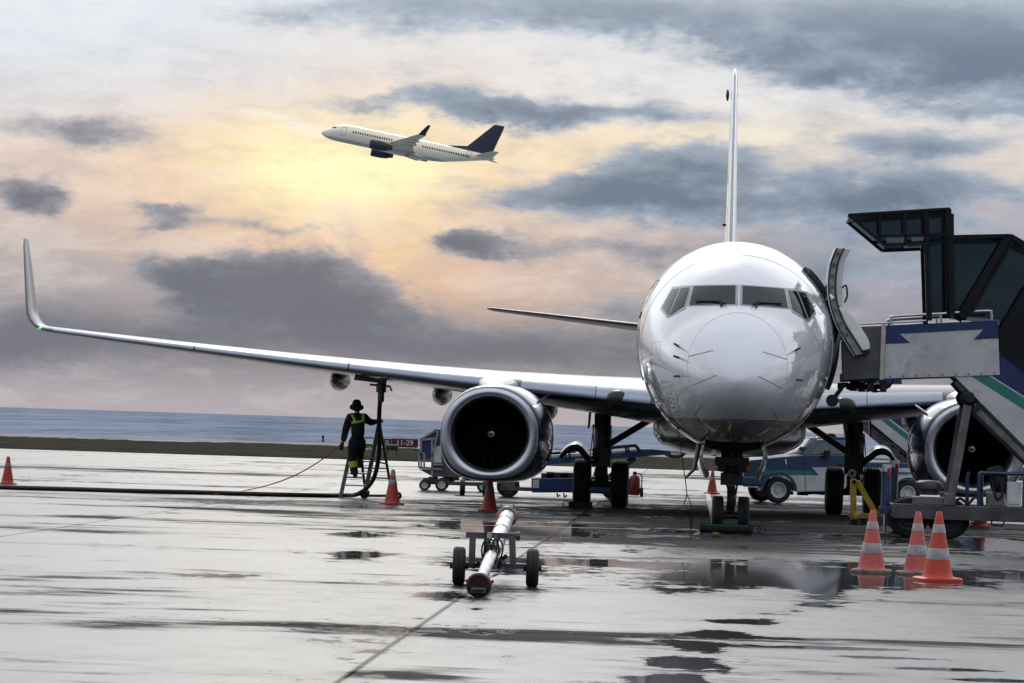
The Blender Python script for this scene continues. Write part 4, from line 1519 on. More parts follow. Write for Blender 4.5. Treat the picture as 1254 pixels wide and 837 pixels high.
# blue stabiliser jacks with bright rams
for x, Y, dy in ((1085.5, 58.9, 0), (1098, 60.3, -4)):
    b = MB()
    b.cyl(sp(x - 1, 629 + dy, Y), sp(x + 1.2, 571 + dy, Y), .085, n=18)
    b.box(sp(x, 626 + dy, Y), (.26, .24, .14))
    o = b.build('jack', M_blue, ST, bevel=.008)
    b = MB()
    b.cyl(sp(x + .9, 578 + dy, Y), sp(x + 1.2, 569.5 + dy, Y), .088, n=18)
    b.build('jack_cap', M_whitepaint, o)
    b = MB()
    p = sp(x - 1.2, 640, Y)
    b.cyl(sp(x - 1, 629 + dy, Y), (p.x, p.y, .05), .03, n=14)
    b.build('ram', M_chrome, o)
    b = MB()
    b.cyl((p.x, p.y, 0.0), (p.x, p.y, .06), .13, n=18)
    b.build('foot', M_chassis, o)
    b = MB()
    b.box(sp(x + 4, 579 + dy, Y - .08), (.06, .03, .16))
    b.build('decal', M_red, o)
    b = MB()
    b.bar(sp(x, 624 + dy, Y), sp(1100, 624 + dy, Y) + Vector((.2, 0, 0)), .1, .1)
    b.build('jack_arm', M_chassis, o)

# ================================================================== yellow tripod stand beside the main gear
yc = G(1058, 643)
TS = thing('tripod_stand', 'yellow steel maintenance stand with a slanting brace beside the right main wheels', 'jack stand', (yc.x, yc.y, 0))
TL = local(TS)
tp = lambda x, y: TL(W(x, y, yc.y))
b = MB()
b.bar(tp(1045, 587), tp(1045, 637), .12, .12)
b.bar(tp(1050.5, 592), tp(1073.5, 631.5), .12, .09, up=(0, 1, 0))
b.bar(tp(1043, 632), tp(1074, 632), .12, .11)
b.bar(tp(1046, 632) + Vector((0, -.35, 0)), tp(1046, 632) + Vector((0, .6, 0)), .10, .10)
b.bar(tp(1043, 590), tp(1053, 592), .12, .10)
o = b.build('frame', M_yel, TS, bevel=.012)
b = MB()
b.lathe([(.04, -.05), (.085, -.05), (.085, .05), (.04, .05)], tp(1043.5, 580), (0, 1, 0), 20, closed=True)
b.bar(tp(1044, 584), tp(1046, 592), .07, .06)
b.build('towing_eye', M_steel, TS)
b = MB()
for x in (1046, 1058, 1072):
    p = tp(x, 640)
    b.cyl((p.x, p.y, 0), (p.x, p.y, .17), .06, n=14)
    b.box((p.x, p.y, .015), (.2, .2, .03))
b.build('foot', M_black, TS)

# ================================================================== pickup truck carrying a second flight of stairs
TY = 83.0
tc = W(1020, 617, TY)
TR = thing('stair_truck', 'blue and white pickup truck carrying boarding stairs behind the right wing', 'truck', (tc.x, TY, 0), R(10))
RL = local(TR)
RPL = planar(W(954, 600, TY), R(10))
rp = lambda x, y, Y=TY: RL(RPL(x, y, Y - TY))
WID = 1.95


def arc(cx, cy, r, a0, a1, n=9):
    return [(cx + r * math.cos(R(a0 + (a1 - a0) * i / n)), cy - r * math.sin(R(a0 + (a1 - a0) * i / n))) for i in range(n + 1)]


def tpoly(pts, name, m, Y=TY, t=WID, parent=TR, bevel=.03, **kw):
    b = MB()
    b.prism([rp(x, y, Y) for x, y in pts], (0, t, 0))
    return b.build(name, m, parent, bevel=bevel, **kw)


front_arch = arc(953.5, 601, 20.5, 175, 5)
rear_arch = arc(1112, 605, 19.5, 170, 10)
body = tpoly([(911, 595), (911.5, 567), (918, 564.3), (950, 560.5), (985, 557.5), (1040, 557.5), (1040, 566), (1150, 567.5), (1150, 602)] + rear_arch[::-1] + [(1088, 604), (976, 603)] + front_arch[::-1] + [(931, 596)],
             'body', M_blue)
low = [(976, 575), (1040, 575.5), (1085, 577), (1086, 602.5), (977, 601.5), (973, 589)]
tpoly([(934, 576), (993, 576), (1001, 582), (974, 582), (964, 580.5), (950, 580), (939, 582), (934, 583)], 'stripe', M_teal, Y=TY - .006, t=.006, parent=body, bevel=0)
tpoly([(994, 572.5), (1150, 574), (1150, 581), (1132, 588), (1128, 585), (1112, 583), (1096, 586), (1092, 602), (1088, 603.2), (976.5, 602.3), (973, 594), (968, 585), (964, 582), (1003, 582.5)], 'lower_panel', M_vwhite, Y=TY - .006, t=.006, parent=body, bevel=0)
tpoly([(1040, 577), (1150, 579), (1150, 582), (1040, 581.5)], 'stripe', M_teal, Y=TY - .012, t=.006, parent=body, bevel=0)
b = MB()
for x0, y0, x1, y1 in ((986, 558, 986, 602), (1037, 558, 1037, 602), (986, 602, 1037, 602)):
    b.bar(rp(x0, y0, TY - .006), rp(x1, y1, TY - .006), .016, .016)
dr = b.build('door_gap', M_chassis, body)
b = MB()
b.box(rp(1029.5, 569, TY - .02), (.16, .04, .05))
b.build('door_handle', M_black, body, bevel=.008)
# cab with tapered sides
cabp = [(982, 558), (1001.5, 540), (1005, 538.5), (1037, 538.8), (1041, 541), (1042, 558)]
b = MB()
rings = []
for Y, sh in ((TY + .02, 0), (TY + .10, .02), (TY + .16, .06), (TY + WID - .16, .06), (TY + WID - .10, .02), (TY + WID - .02, 0)):
    rings.append([rp(x, y, TY) + Vector((0, Y - TY + ((.10 if Y < TY + 1 else -.10) * (558 - y) / 20), sh if y < 545 else 0)) for x, y in cabp])
b.loft(rings, cap0=True, cap1=True)
cab = b.build('cab', M_blue, TR, bevel=.02)
for q in ([(994.5, 556.5), (996, 551), (1005, 543.5), (1006, 556.5)], [(1006.5, 556.5), (1005.5, 543), (1015, 542.5), (1016.5, 556.5)], [(1018, 556.5), (1016.5, 542.5), (1031, 542.5), (1032, 556.5)]):
    b = MB()
    b.loft([[rp(x, y, TY) + Vector((0, .02 + .10 * (558 - y) / 20 - .012, 0)) for x, y in q], [rp(x, y, TY) + Vector((0, .02 + .10 * (558 - y) / 20 + .01, 0)) for x, y in q]], cap0=True, cap1=True)
    b.build('side_window', M_vglass, cab)
b = MB()
for k in range(1):
    a0, a1 = rp(983.5, 556.5, TY), rp(1001, 540.8, TY)
    off = Vector((-.012, 0, .012))
    b.loft([[a0 + off + Vector((0, .14, 0)), a0 + off + Vector((0, WID - .14, 0))], [a1 + off + Vector((0, .26, 0)), a1 + off + Vector((0, WID - .26, 0))]], loop=False)
b.build('windscreen', M_vglass, cab, solid=.012)
b = MB()
b.box(rp(1010.5, 557, TY - .16), (.14, .16, .22))
b.bar(rp(1006, 560, TY + .02), rp(1010, 560, TY - .16), .03, .03)
b.build('wing_mirror', M_black, cab, bevel=.02)
b = MB()
b.ball(rp(1029, 537, TY + .9), (.16, .16, .12), 16, 8)
b.build('beacon', M_black, cab)
b = MB()
b.box(rp(1022, 537.6, TY + .9), (.9, 1.0, .03))
b.build('roof_board', M_vwhite, cab, bevel=.01)
# face of the truck
fx = rp(911, 574, TY)
b = MB()
b.box((fx.x - .03, fx.y + WID / 2, fx.z + .02), (.08, 1.15, .34))
gr = b.build('grille', M_chrome, body, bevel=.02)
b = MB()
for k in range(4):
    for j in range(3):
        b.box((fx.x - .075, fx.y + WID / 2 - .43 + k * .287, fx.z - .09 + j * .105), (.02, .25, .075))
b.build('grille_opening', M_black, gr)
for yy in (.20, WID - .20):
    b = MB()
    b.box((fx.x - .02, fx.y + yy, fx.z + .02), (.10, .28, .24))
    o = b.build('headlight', M_tint_pale, body, bevel=.03)
    b = MB()
    b.box((fx.x + .10, fx.y + (.0 if yy < 1 else WID), fx.z + .0), (.16, .05, .18))
    b.build('indicator', M_amber, o, bevel=.02)
b = MB()
b.box(rp(919, 589.5, TY) + Vector((0, WID / 2, 0)), (.55, WID + .06, .26))
b.build('bumper', M_blue, TR, bevel=.05, seg=3)
b = MB()
for k in range(14):
    b.box(rp(980 + k * 9, 604.5, TY) + Vector((0, .35 + random.uniform(0, 1), 0)), (.22, .3, random.uniform(.06, .16)))
b.build('underside', M_black, TR)
for x, z_ in ((953.5, .345), (1112, .345)):
    for Y in (TY + .12, TY + WID - .14):
        tyre('wheel', TR, (rp(x, 602, TY).x, rp(0, 0, Y).y, z_), .345, .25)
for nm_, x, y in (('front', 953.5, 601), ('rear', 1112, 604)):
    b = MB()
    o_ = arc(x, y, 22.5, 180, 0, 14)
    i_ = arc(x, y, 19, 180, 0, 14)
    b.loft([[rp(*p, TY) + Vector((0, -.02, 0)), rp(*q, TY) + Vector((0, -.02, 0)), rp(*q, TY) + Vector((0, .3, 0)), rp(*p, TY) + Vector((0, .3, 0))] for p, q in zip(o_, i_)], cap0=True, cap1=True)
    b.build('wheel_arch', M_blue if nm_ == 'front' else M_vwhite, TR, smooth=50)
b = MB()
b.bar(rp(962, 549 + 12, TY + .02), rp(962.5, 569, TY - .03), .02, .02)
b.build('aerial', M_rail, body)
# the flight on its back
for Y in (TY + .1, TY + WID - .2):
    fl = tpoly([(1020, 478), (1034, 478), (1190, 600), (1176, 608)], 'flight_side', M_panel, Y=Y, t=.06, bevel=.01)
    tpoly([(1034, 478), (1042, 478), (1197, 596), (1190, 600)], 'stripe', M_teal, Y=Y - .004, t=.068, parent=fl, bevel=0)
    tpoly([(1042, 478), (1044.5, 478), (1199, 594.5), (1197, 596)], 'stripe', M_vwhite, Y=Y - .004, t=.068, parent=fl, bevel=0)
    tpoly([(1044.5, 478), (1105, 478), (1212, 570), (1199, 594.5)], 'stripe', M_deep, Y=Y - .004, t=.068, parent=fl, bevel=0)
    pf = tpoly([(985, 470.5), (1106, 469.8), (1106, 479), (985, 480)], 'platform_side', M_teal, Y=Y - .01, t=.08, bevel=.01)
    tpoly([(1078, 458), (1104, 457.5), (1106, 470), (1076, 470)], 'stripe', M_deep, Y=Y - .01, t=.08, parent=pf, bevel=.01)
b = MB()
for k in range(18):
    p = rp(1036 + k * 8.6, 480 + k * 6.6, TY)
    b.box(p + Vector((0, WID / 2, 0)), (.28, WID - .3, .04))
b.bar(rp(1022, 478, TY + .5), rp(1180, 604, TY + .5), .14, .18, up=(0, 1, 0))
b.bar(rp(1022, 478, TY + 1.4), rp(1180, 604, TY + 1.4), .14, .18, up=(0, 1, 0))
for k in range(14):
    p = rp(1052 + k * 5, 512 + k * 4.4, TY + .3)
    b.box(p, (.12, .2, random.uniform(.12, .26)))
b.build('steps', M_chassis, TR)
b = MB()
b.bar(rp(1060, 566, TY + .4), rp(1052, 505, TY + .4), .10, .10)
b.bar(rp(1060, 566, TY + 1.5), rp(1052, 505, TY + 1.5), .10, .10)
b.box(rp(1045, 478, TY) + Vector((0, WID / 2, -.03)), (2.4, WID - .3, .07))
b.build('support', M_blue, TR)

# ================================================================== belt loader behind the left main gear
BY = 80.0
bc = W(720, 610, BY)
BL = thing('belt_loader', 'long blue belt loader with black side rail raised behind the left main wheels', 'belt loader', (bc.x, BY, 0))
BLL = local(BL)
bp_ = lambda x, y, Y=BY: BLL(W(x, y, BY) + Vector((0, Y - BY, 0)))


def bpoly(pts, name, m, Y=BY, t=.05, parent=BL, bevel=.01):
    b = MB()
    b.prism([bp_(x, y, Y) for x, y in pts], (0, t, 0))
    return b.build(name, m, parent, bevel=bevel)


for Y in (BY, BY + 1.0):
    bm_ = bpoly([(606, 571), (668, 562), (742, 556.5), (802, 550.5), (820, 552.5), (822, 555), (815, 557), (745, 563), (700, 567), (640, 572.5), (606, 577)], 'boom_side', M_blue, Y=Y)
    bpoly([(606, 566), (668, 558.5), (742, 553), (790, 549.5), (802, 550.3), (742, 556.3), (668, 561.8), (606, 570.8)], 'guide_strip', M_panel, Y=Y + .01, parent=bm_)
b = MB()
a0, a1 = bp_(606, 571, BY), bp_(812, 552.5, BY)
b.loft([[a0 + Vector((0, .05, 0)), a0 + Vector((0, 1.0, 0))], [a1 + Vector((0, .05, 0)), a1 + Vector((0, 1.0, 0))]], loop=False)
b.build('belt', M_black, BL, solid=.04)
b = MB()
b.tube(smooth_path([bp_(612, 563, BY), bp_(668, 556.5, BY), bp_(705, 553, BY)], 4), .035, 8)
b.tube(smooth_path([bp_(735, 553.5, BY), bp_(745, 549, BY), bp_(775, 546, BY), bp_(779, 547, BY), bp_(784, 553, BY)], 4), .04, 8)
for x, y in ((692, 555, ), (697, 554.5), (766, 547), (769, 547)):
    b.tube([bp_(x, y, BY), bp_(x + 1, y + 9, BY)], .025, 6)
b.build('side_rail', M_black, BL)
b = MB()
b.tube(smooth_path([bp_(815, 556, BY), bp_(824, 559, BY), bp_(834, 558, BY), bp_(838, 555, BY)], 4), .05, 8)
b.build('front_bumper', M_chassis, BL)
b = MB()
b.bar(bp_(778, 561, BY + .2), bp_(766, 569, BY + .2), .16, .12, up=(0, 1, 0))
b.bar(bp_(766, 569, BY + .2), bp_(740, 590, BY + .2), .14, .12, up=(0, 1, 0))
b.build('lift_arm', M_chassis, BL, bevel=.01)
ch = bpoly([(651, 586), (702, 585), (770, 584), (770, 603), (651, 603.5)], 'chassis_box', M_deep, Y=BY - .15, t=1.5, bevel=.03)
bpoly([(652.5, 588), (660, 587.6), (660, 598), (652.5, 598)], 'access_panel', M_panel, Y=BY - .165, t=.02, parent=ch)
b = MB()
for x, w in ((671, .34), (674, .2), (686, .3), (691, .22), (697, .3)):
    b.box(bp_(x, 583.5, BY + .1), (w, .35, random.uniform(.10, .22)))
b.build('engine_top', M_black, ch, bevel=.015)
b = MB()
b.prism([bp_(612, 596, BY - .1), bp_(771, 601.5, BY - .1), bp_(771, 606, BY - .1), bp_(612, 600.5, BY - .1)], (0, 1.4, 0))
b.tube(smooth_path([bp_(682, 604, BY - .1), bp_(683, 608, BY - .1), bp_(686, 606, BY - .1)], 4), .02, 6)
b.tube(smooth_path([bp_(690, 604, BY - .1), bp_(691.5, 609, BY - .1), bp_(694, 606, BY - .1)], 4), .02, 6)
b.build('chassis', M_chassis, BL, bevel=.02)
for x in (622, 752):
    for Y in (BY + .05, BY + 1.2):
        tyre('wheel', BL, (bp_(x, 603, BY).x, bp_(0, 0, Y).y, .29), .29, .2, hub=M_grey)

# ================================================================== baggage cart with a slanting blue tarpaulin
CY_ = 85.0
cc = W(545, 601, CY_)
BC = thing('baggage_cart', 'dark blue tarpaulin covered baggage cart half hidden behind the left engine', 'baggage cart', (cc.x, CY_, 0))
CL = local(BC)
cp = lambda x, y, Y=CY_: CL(W(x, y, CY_) + Vector((0, Y - CY_, 0)))


def cpoly(pts, name, m, Y=CY_, t=.05, parent=BC, bevel=.008):
    b = MB()
    b.prism([cp(x, y, Y) for x, y in pts], (0, t, 0))
    return b.build(name, m, parent, bevel=bevel)


cpoly([(515.5, 538), (535.5, 526), (566, 525), (566, 533), (529, 547), (529, 561), (516, 563)], 'tarpaulin', M_deep, t=1.5, bevel=.02)
cpoly([(529, 545), (566, 534), (566, 580), (529, 580)], 'side_curtain', M_gunmetal, Y=CY_ + .03, t=1.4)
cpoly([(530.5, 548), (540, 546), (541, 567), (531, 567)], 'end_panel', M_panel, Y=CY_ - .01, t=.03)
b = MB()
for a, c in (((515.5, 538), (535.5, 526)), ((515.5, 538), (515.5, 563)), ((529, 538), (529, 582)), ((535.5, 526), (535.8, 534)), ((516, 539), (533, 537)), ((513, 556), (520, 555.5)), ((513, 556), (513, 573)), ((519.5, 556), (519.5, 573)), ((513, 573), (541, 575)),
             ((516, 557), (516, 573)), ((535, 534), (529.5, 560)), ((529, 569), (542, 569))):
    b.bar(cp(*a, CY_ - .02), cp(*c, CY_ - .02), .05, .05, up=(0, 1, 0))
b.build('frame', M_rail, BC)
b = MB()
b.prism([cp(513, 575, CY_), cp(620, 581, CY_), cp(620, 587, CY_), cp(530, 584, CY_)], (0, 1.5, 0))
b.bar(cp(524, 588, CY_ + .75), cp(497 + 20, 588, CY_ + .75), .08, .08)
b.bar(cp(520, 587.5, CY_ + .1), cp(541, 592, CY_ + .1), .06, .06)
b.bar(cp(541, 592, CY_ + .1), cp(592, 594, CY_ + .1), .09, .09)
for x in (530, 548, 556, 572, 584):
    b.box(cp(x, 589, CY_ + .3), (.25, .4, .2))
b.build('chassis', M_chassis, BC, bevel=.01)
for x, r_, Y in ((520, .145, CY_), (541, .17, CY_ - .1), (541, .17, CY_ + 1.3), (592, .17, CY_ - .1), (592, .17, CY_ + 1.3), (520, .145, CY_ + 1.2)):
    tyre('wheel', BC, (cp(x, 590, CY_).x, cp(0, 0, Y).y, r_), r_, .10, hub=M_panel)
# a second, flat cart coupled behind it
d0 = W(580, 601, 80.5)
FC = thing('flatbed_dolly', 'low dark flatbed dolly with thin upright wheels under the left engine', 'dolly', (d0.x, 80.5, 0))
FL_ = local(FC)
fp = lambda x, y, Y=80.5: FL_(W(x, y, 80.5) + Vector((0, Y - 80.5, 0)))
b = MB()
b.prism([fp(556, 590), fp(600, 591), fp(600, 594.5), fp(556, 593.5)], (0, 1.4, 0))
b.build('deck', M_chassis, FC, bevel=.01)
for x in (566, 594):
    for Y in (80.55, 81.7):
        c = fp(x, 598, Y)
        b = MB()
        b.lathe([(.10, -.05), (.17, -.06), (.2, -.03), (.2, .03), (.17, .06), (.10, .05)], (c.x, c.y, .2), (1, 0, .0), 24, closed=True)
        t_ = b.build('wheel', M_tyre, FC)
        b = MB()
        b.cyl((c.x - .05, c.y, .2), (c.x + .05, c.y, .2), .10, n=18)
        b.bar((c.x, c.y, .2), (c.x, c.y, fp(x, 592, Y).z), .08, .12)
        b.build('caster_fork', M_chassis, t_)

# ================================================================== towbar lying on its own two wheels
T0 = G(606, 718)
TB = thing('towbar', 'silver aircraft towbar with red end disc on its two-wheeled axle in the foreground', 'towbar', (T0.x, T0.y, 0))
TBL = local(TB)
YH, YE = 34.1, 39.3                                    # the head nearest the camera and the far end
wp = lambda x, y, Y=T0.y: TBL(W(x, y, Y))
head, endp = wp(586.3, 717, YH), wp(621.3, 632.5, YE)
ax_ = (endp - head).normalized()
L_ = (endp - head).length
b = MB()
b.lathe([(.10, .07), (.085, .28), (.066, .42), (.066, L_ * .45), (.088, L_ * .46), (.092, L_ * .55), (.094, L_ * .93), (.094, L_)], head, ax_, 28)
tube_ = b.build('tube', M_alu, TB, smooth=30)
b = MB()
for t_ in (.60, .74, .88):
    b.lathe([(.0945, L_ * t_), (.099, L_ * t_ + .005), (.099, L_ * t_ + .03), (.0945, L_ * t_ + .035)], head, ax_, 28, closed=True)
b.build('tube_band', M_steel, tube_)
b = MB()
b.lathe([(.001, -.035), (.118, -.035), (.136, -.015), (.136, .045), (.125, .06), (.09, .075)], head, ax_, 36)
disc = b.build('end_disc', mat("scuffed_red_disc", (.040, .006, .006), .4, vary=.3, nscale=14, dirt=(.010, .009, .009, .85)), TB)
b = MB()
sx_ = ax_.cross(Vector((0, 0, 1))).normalized()
ux_ = sx_.cross(ax_).normalized()
fr_ = Matrix((sx_, ax_, ux_)).transposed()
b.box(head - ax_ * .05 - ux_ * .045, (.155, .06, .055), fr_)
b.build('coupling_slot', M_steel, disc, bevel=.006)
b = MB()
b.box(head - ax_ * .082 - ux_ * .045, (.115, .012, .025), fr_)
b.box(head - ax_ * .036 - ux_ * .045, (.19, .012, .085), fr_)
b.build('slot_gap', M_black, disc)
b = MB()
b.lathe([(.094, -.10), (.118, -.07), (.128, -.02), (.128, .02), (.10, .03)], endp, ax_, 32)
eo = b.build('end_collar', M_strut, TB)
b = MB()
for s in (-1, 1):
    c = endp - ax_ * .12 + sx_ * s * .125
    b.bar(c + ux_ * .05, c - ux_ * .02 - ax_ * .08 - sx_ * s * .03, .022, .03)
    c = head + ax_ * .10 + sx_ * s * .12
    b.bar(c + ux_ * .04 + sx_ * s * .03, c - ux_ * .02 - sx_ * s * .02, .022, .03)
b.build('locking_clamp', M_red, eo, bevel=.006)
b = MB()
b.tube(smooth_path([endp + sx_ * -.07 + ux_ * .10, endp + sx_ * -.075 + ux_ * .155, endp + sx_ * .0 + ux_ * .16, endp + sx_ * .075 + ux_ * .15, endp + sx_ * .07 + ux_ * .10], 4), .007, 6)
b.build('lifting_loop', M_steel, eo)
# axle frame
YW = T0.y
axz = .235
lx, rx = wp(562, 697).x, wp(652, 697).x
b = MB()
b.bar((lx, 0, axz), (rx, 0, axz), .06, .06)
tz = wp(602, 656).z
b.bar((wp(570.5, 655).x, .05, tz), (wp(634, 655).x, .05, tz), .06, .065)
b.cyl((wp(632, 655).x, .05, tz), (wp(637, 655).x, .05, tz), .048, n=16)
for xa, xb in ((579, 577.5), (627, 628.5)):
    b.bar((wp(xa, 655).x, .05, tz), (wp(xb, 697).x, 0, axz - .03), .075, .06, up=(0, 1, 0))
    b.bar((wp(xa - 2, 655).x, .05, tz - .02), (wp(xb + 3, 697).x, -.03, axz - .02), .02, .04, up=(0, 1, 0))
b.bar((wp(599, 655).x, .02, tz), (wp(596, 697).x, -.1, axz), .06, .03, up=(0, 1, 0))
b.bar((wp(607, 655).x, .02, tz), (wp(604, 697).x, -.1, axz), .04, .03, up=(0, 1, 0))
frm = b.build('axle_frame', M_gunmetal, TB, bevel=.005)
b = MB()
b.box(wp(600.5, 682, YW - .35), (.15, .12, .28))
b.cyl(wp(603, 676, YW - .3), wp(611, 655, YW + .2), .032, n=14)
b.cyl(wp(596, 665, YW - .3), wp(600, 655, YW - .2), .03, n=12)
pump = b.build('hand_pump', M_steel, TB, bevel=.008)
b = MB()
b.tube([wp(591.5, 694, YW - .4), wp(594, 668, YW - .45), wp(595, 650, YW - .45)], .014, 8)
b.build('pump_lever', M_black, pump)
b = MB()
b.box(wp(603.5, 676.5, YW - .45), (.045, .03, .045))
b.build('gauge', M_whitepaint, pump, bevel=.006)
b = MB()
for k in range(4):
    x0 = 592 + k * 5
    b.tube(smooth_path([wp(x0, 690, YW - .4), wp(x0 - 2 + k, 672, YW - .46), wp(x0 + 4, 660, YW - .42), wp(x0 + 9, 672, YW - .4), wp(x0 + 3, 692, YW - .3)], 5), .010, 6)
b.tube(smooth_path([wp(604, 706, YH + .5), wp(611, 703, YH + .6), wp(615, 697, YW - .4), wp(618, 690, YW - .2)], 4), .009, 6)
for x, y in ((583, 692), (586, 690), (580, 694), (616, 684), (619, 682), (613, 690)):
    b.box(wp(x, y, YW - .1), (.04, .06, .05))
b.build('hydraulic_line', M_black, pump)
for x in (lx, rx):
    b = MB()
    r_, w_ = .22, .145
    b.lathe([(r_ * .5, -w_ * .42), (r_ * .8, -w_ * .5), (r_ * .95, -w_ * .42), (r_, -w_ * .25), (r_, -w_ * .05), (r_ * .97, 0), (r_, w_ * .05), (r_, w_ * .25), (r_ * .95, w_ * .42), (r_ * .8, w_ * .5), (r_ * .5, w_ * .42)],
            (x, 0, r_), (1, 0, 0), 32, closed=True)
    t_ = b.build('wheel', M_tyre, TB, smooth=50)
    b = MB()
    b.cyl((x - .05, 0, r_), (x + .05, 0, r_), .115, n=24)
    b.cyl((x - .105, 0, r_), (x + .105, 0, r_), .035, n=14)
    b.build('hub', M_black, t_)

# ================================================================== traffic cones
M_cone_f = mat("faded_cone_orange", (.54, .115, .095), .55, vary=.08, nscale=5, dirt=(.20, .075, .06, .75))
M_cone_b = mat("bright_cone_orange", (.54, .052, .022), .5, vary=.06, nscale=5, dirt=(.20, .035, .025, .7))
M_cone_r = mat("red_cone_plastic", (.42, .045, .03), .55, vary=.12, nscale=5, dirt=(.12, .03, .025, .7))
M_band = mat("grey_reflective_band", (.30, .28, .285), .45, vary=.2, nscale=9, dirt=(.20, .15, .14, .8))
M_band_d = mat("dirty_reflective_band", (.20, .20, .21), .5, vary=.3, nscale=9)
M_base = mat("dirty_cone_foot", (.20, .15, .13), .8, vary=.3, nscale=8)
CONES = "orange traffic cones standing round the parked aircraft"


def cone(px, py, h, label, m, base_m, bands, band_m=M_band, wide=1.0, top_m=None):
    g = G(px, py)
    t = thing('traffic_cone', label, 'traffic cone', (g.x, g.y, 0), random.uniform(-.3, .3), CONES)
    r0, r1 = .175 * wide * h / .8, .034
    rad = lambda f: r0 + (r1 - r0) * f
    b = MB()
    prof = [(rad(0) * 1.18, .030), (rad(0) * 1.04, .05), (rad(.03), .075)] + [(rad(f), .06 + (h - .06) * f) for f in (.1, .3, .5, .7, .9, .985)] + [(r1 * .8, h), (r1 * .55, h), (r1 * .5, h - .06)]
    b.lathe(prof, (0, 0, 0), (0, 0, 1), 32)
    c = b.build('cone', m, t, smooth=50)
    b = MB()
    s = r0 * 1.48
    ring_ = lambda q, z: [(q * math.copysign(abs(math.cos(a)) ** .45, math.cos(a)), q * math.copysign(abs(math.sin(a)) ** .45, math.sin(a)), z) for a in [2 * math.pi * i / 40 for i in range(40)]]
    b.loft([ring_(s, .0), ring_(s, .028), ring_(s * .93, .042), ring_(s * .6, .046)], cap0=True, cap1=True)
    b.build('foot', base_m, t, smooth=40)
    for f0, f1 in bands:
        b = MB()
        e = .004
        b.lathe([(rad(f0), .06 + (h - .06) * f0), (rad(f0) + e, .06 + (h - .06) * f0 + .004), (rad(f1) + e, .06 + (h - .06) * f1 - .004), (rad(f1), .06 + (h - .06) * f1)], (0, 0, 0), (0, 0, 1), 32, closed=True)
        b.build('reflective_band', band_m, t, smooth=50)
    return t


two = ((.25, .43), (.66, .80))
cone(1067, 701, .85, 'faded pink-orange traffic cone standing nearest the nose wheels of the front three', M_cone_f, M_base, two)
cone(1122.5, 703.5, .85, 'faded pink-orange traffic cone partly hidden behind the brightest orange cone', M_cone_f, M_base, two, wide=.95)
cone(1148, 711, .90, 'bright orange traffic cone with a clean white band in front of the stairs', M_cone_b, M_cone_b, two)
cone(599, 627, .75, 'red traffic cone standing under the left engine behind the towbar', M_cone_r, M_cone_r, ((.52, .68),), M_band_d)
cone(480, 618, .77, 'scuffed dark-streaked red traffic cone beside the fuelling ladder', M_cone_r, M_cone_r, ((.52, .68), (.78, .97)), M_band_d)
cone(9, 593.5, .68, 'red traffic cone alone beyond the black hose, far from the aircraft', M_cone_r, M_cone_r, ((.60, .74),), M_band_d)
cone(872, 605, .68, 'red traffic cone seen between nose gear and pickup truck bonnet', M_cone_r, M_cone_r, ((.55, .70),), M_band_d)
cone(1200, 646, .70, 'red traffic cone half hidden under the passenger stairs chassis', M_cone_r, M_cone_r, ((.55, .70),), M_band_d)

# ================================================================== chocks, cable, extinguisher
g = G(889, 653)
CK = thing('wheel_chock', 'long black tubular chock with rope loops in front of the nose wheels', 'wheel chock', (g.x, g.y, 0), YAW, 'wheel chocks')
b = MB()
b.cyl((-.48, 0, .085), (.48, 0, .085), .085, n=24)
o = b.build('roller', M_black, CK, bevel=.02)
b = MB()
b.tube([(-.40, -.062, .142), (.40, -.062, .142)], .012, 6)
b.build('reflective_strip', M_teal, CK)
b = MB()
for x in (.55, .64):
    b.tube([(x + .075 * math.cos(a), 0.01, .085 + .075 * math.sin(a)) for a in [2 * math.pi * i / 20 for i in range(21)]], .009, 6)
b.build('rope_loop', M_black, CK)
g = W(711, 622, 71.6)
CK2 = thing('wheel_chock', 'low black block chock in front of the outer left main wheel', 'wheel chock', (g.x, g.y, 0), YAW, 'wheel chocks')
b = MB()
b.prism([(-.26, -.12, 0), (-.26, .12, 0), (-.26, .12, .12), (-.26, 0, .16), (-.26, -.12, .06)], (.52, 0, 0))
b.build('block', M_black, CK2, bevel=.01)
b = MB()
b.tube([(-.33 + .07 * math.cos(a), 0, .09 + .07 * math.sin(a)) for a in [2 * math.pi * i / 16 for i in range(17)]], .012, 6)
b.build('rope_loop', M_hub, CK2)

b = MB()
pts = [W(826, 495, 57.5), W(829, 520, 57.4), W(833, 545, 57.3), W(838, 580, 57.2), W(841, 605, 57.2), W(838, 618, 57.1), W(844, 630, 57.1)]
b.tube(smooth_path(pts + [G(846, 649) + Vector((0, 0, .012))], 6), .009, 6)
gp = G(846, 652)
coil = [gp + Vector((.05 + i * -.018 + .10 * math.sin(i * 1.1), .5 * math.sin(i * .7 + .4), .014)) for i in range(40)]
b.tube(smooth_path([W(841, 605, 57.2), W(846, 618, 57.0), W(848, 632, 57.0), gp + Vector((0, 0, .02))] + coil, 3), .009, 6)
tag(b.build('headset_cable', M_black), 'thin black headset cable hanging from the nose to the ground', 'cable')

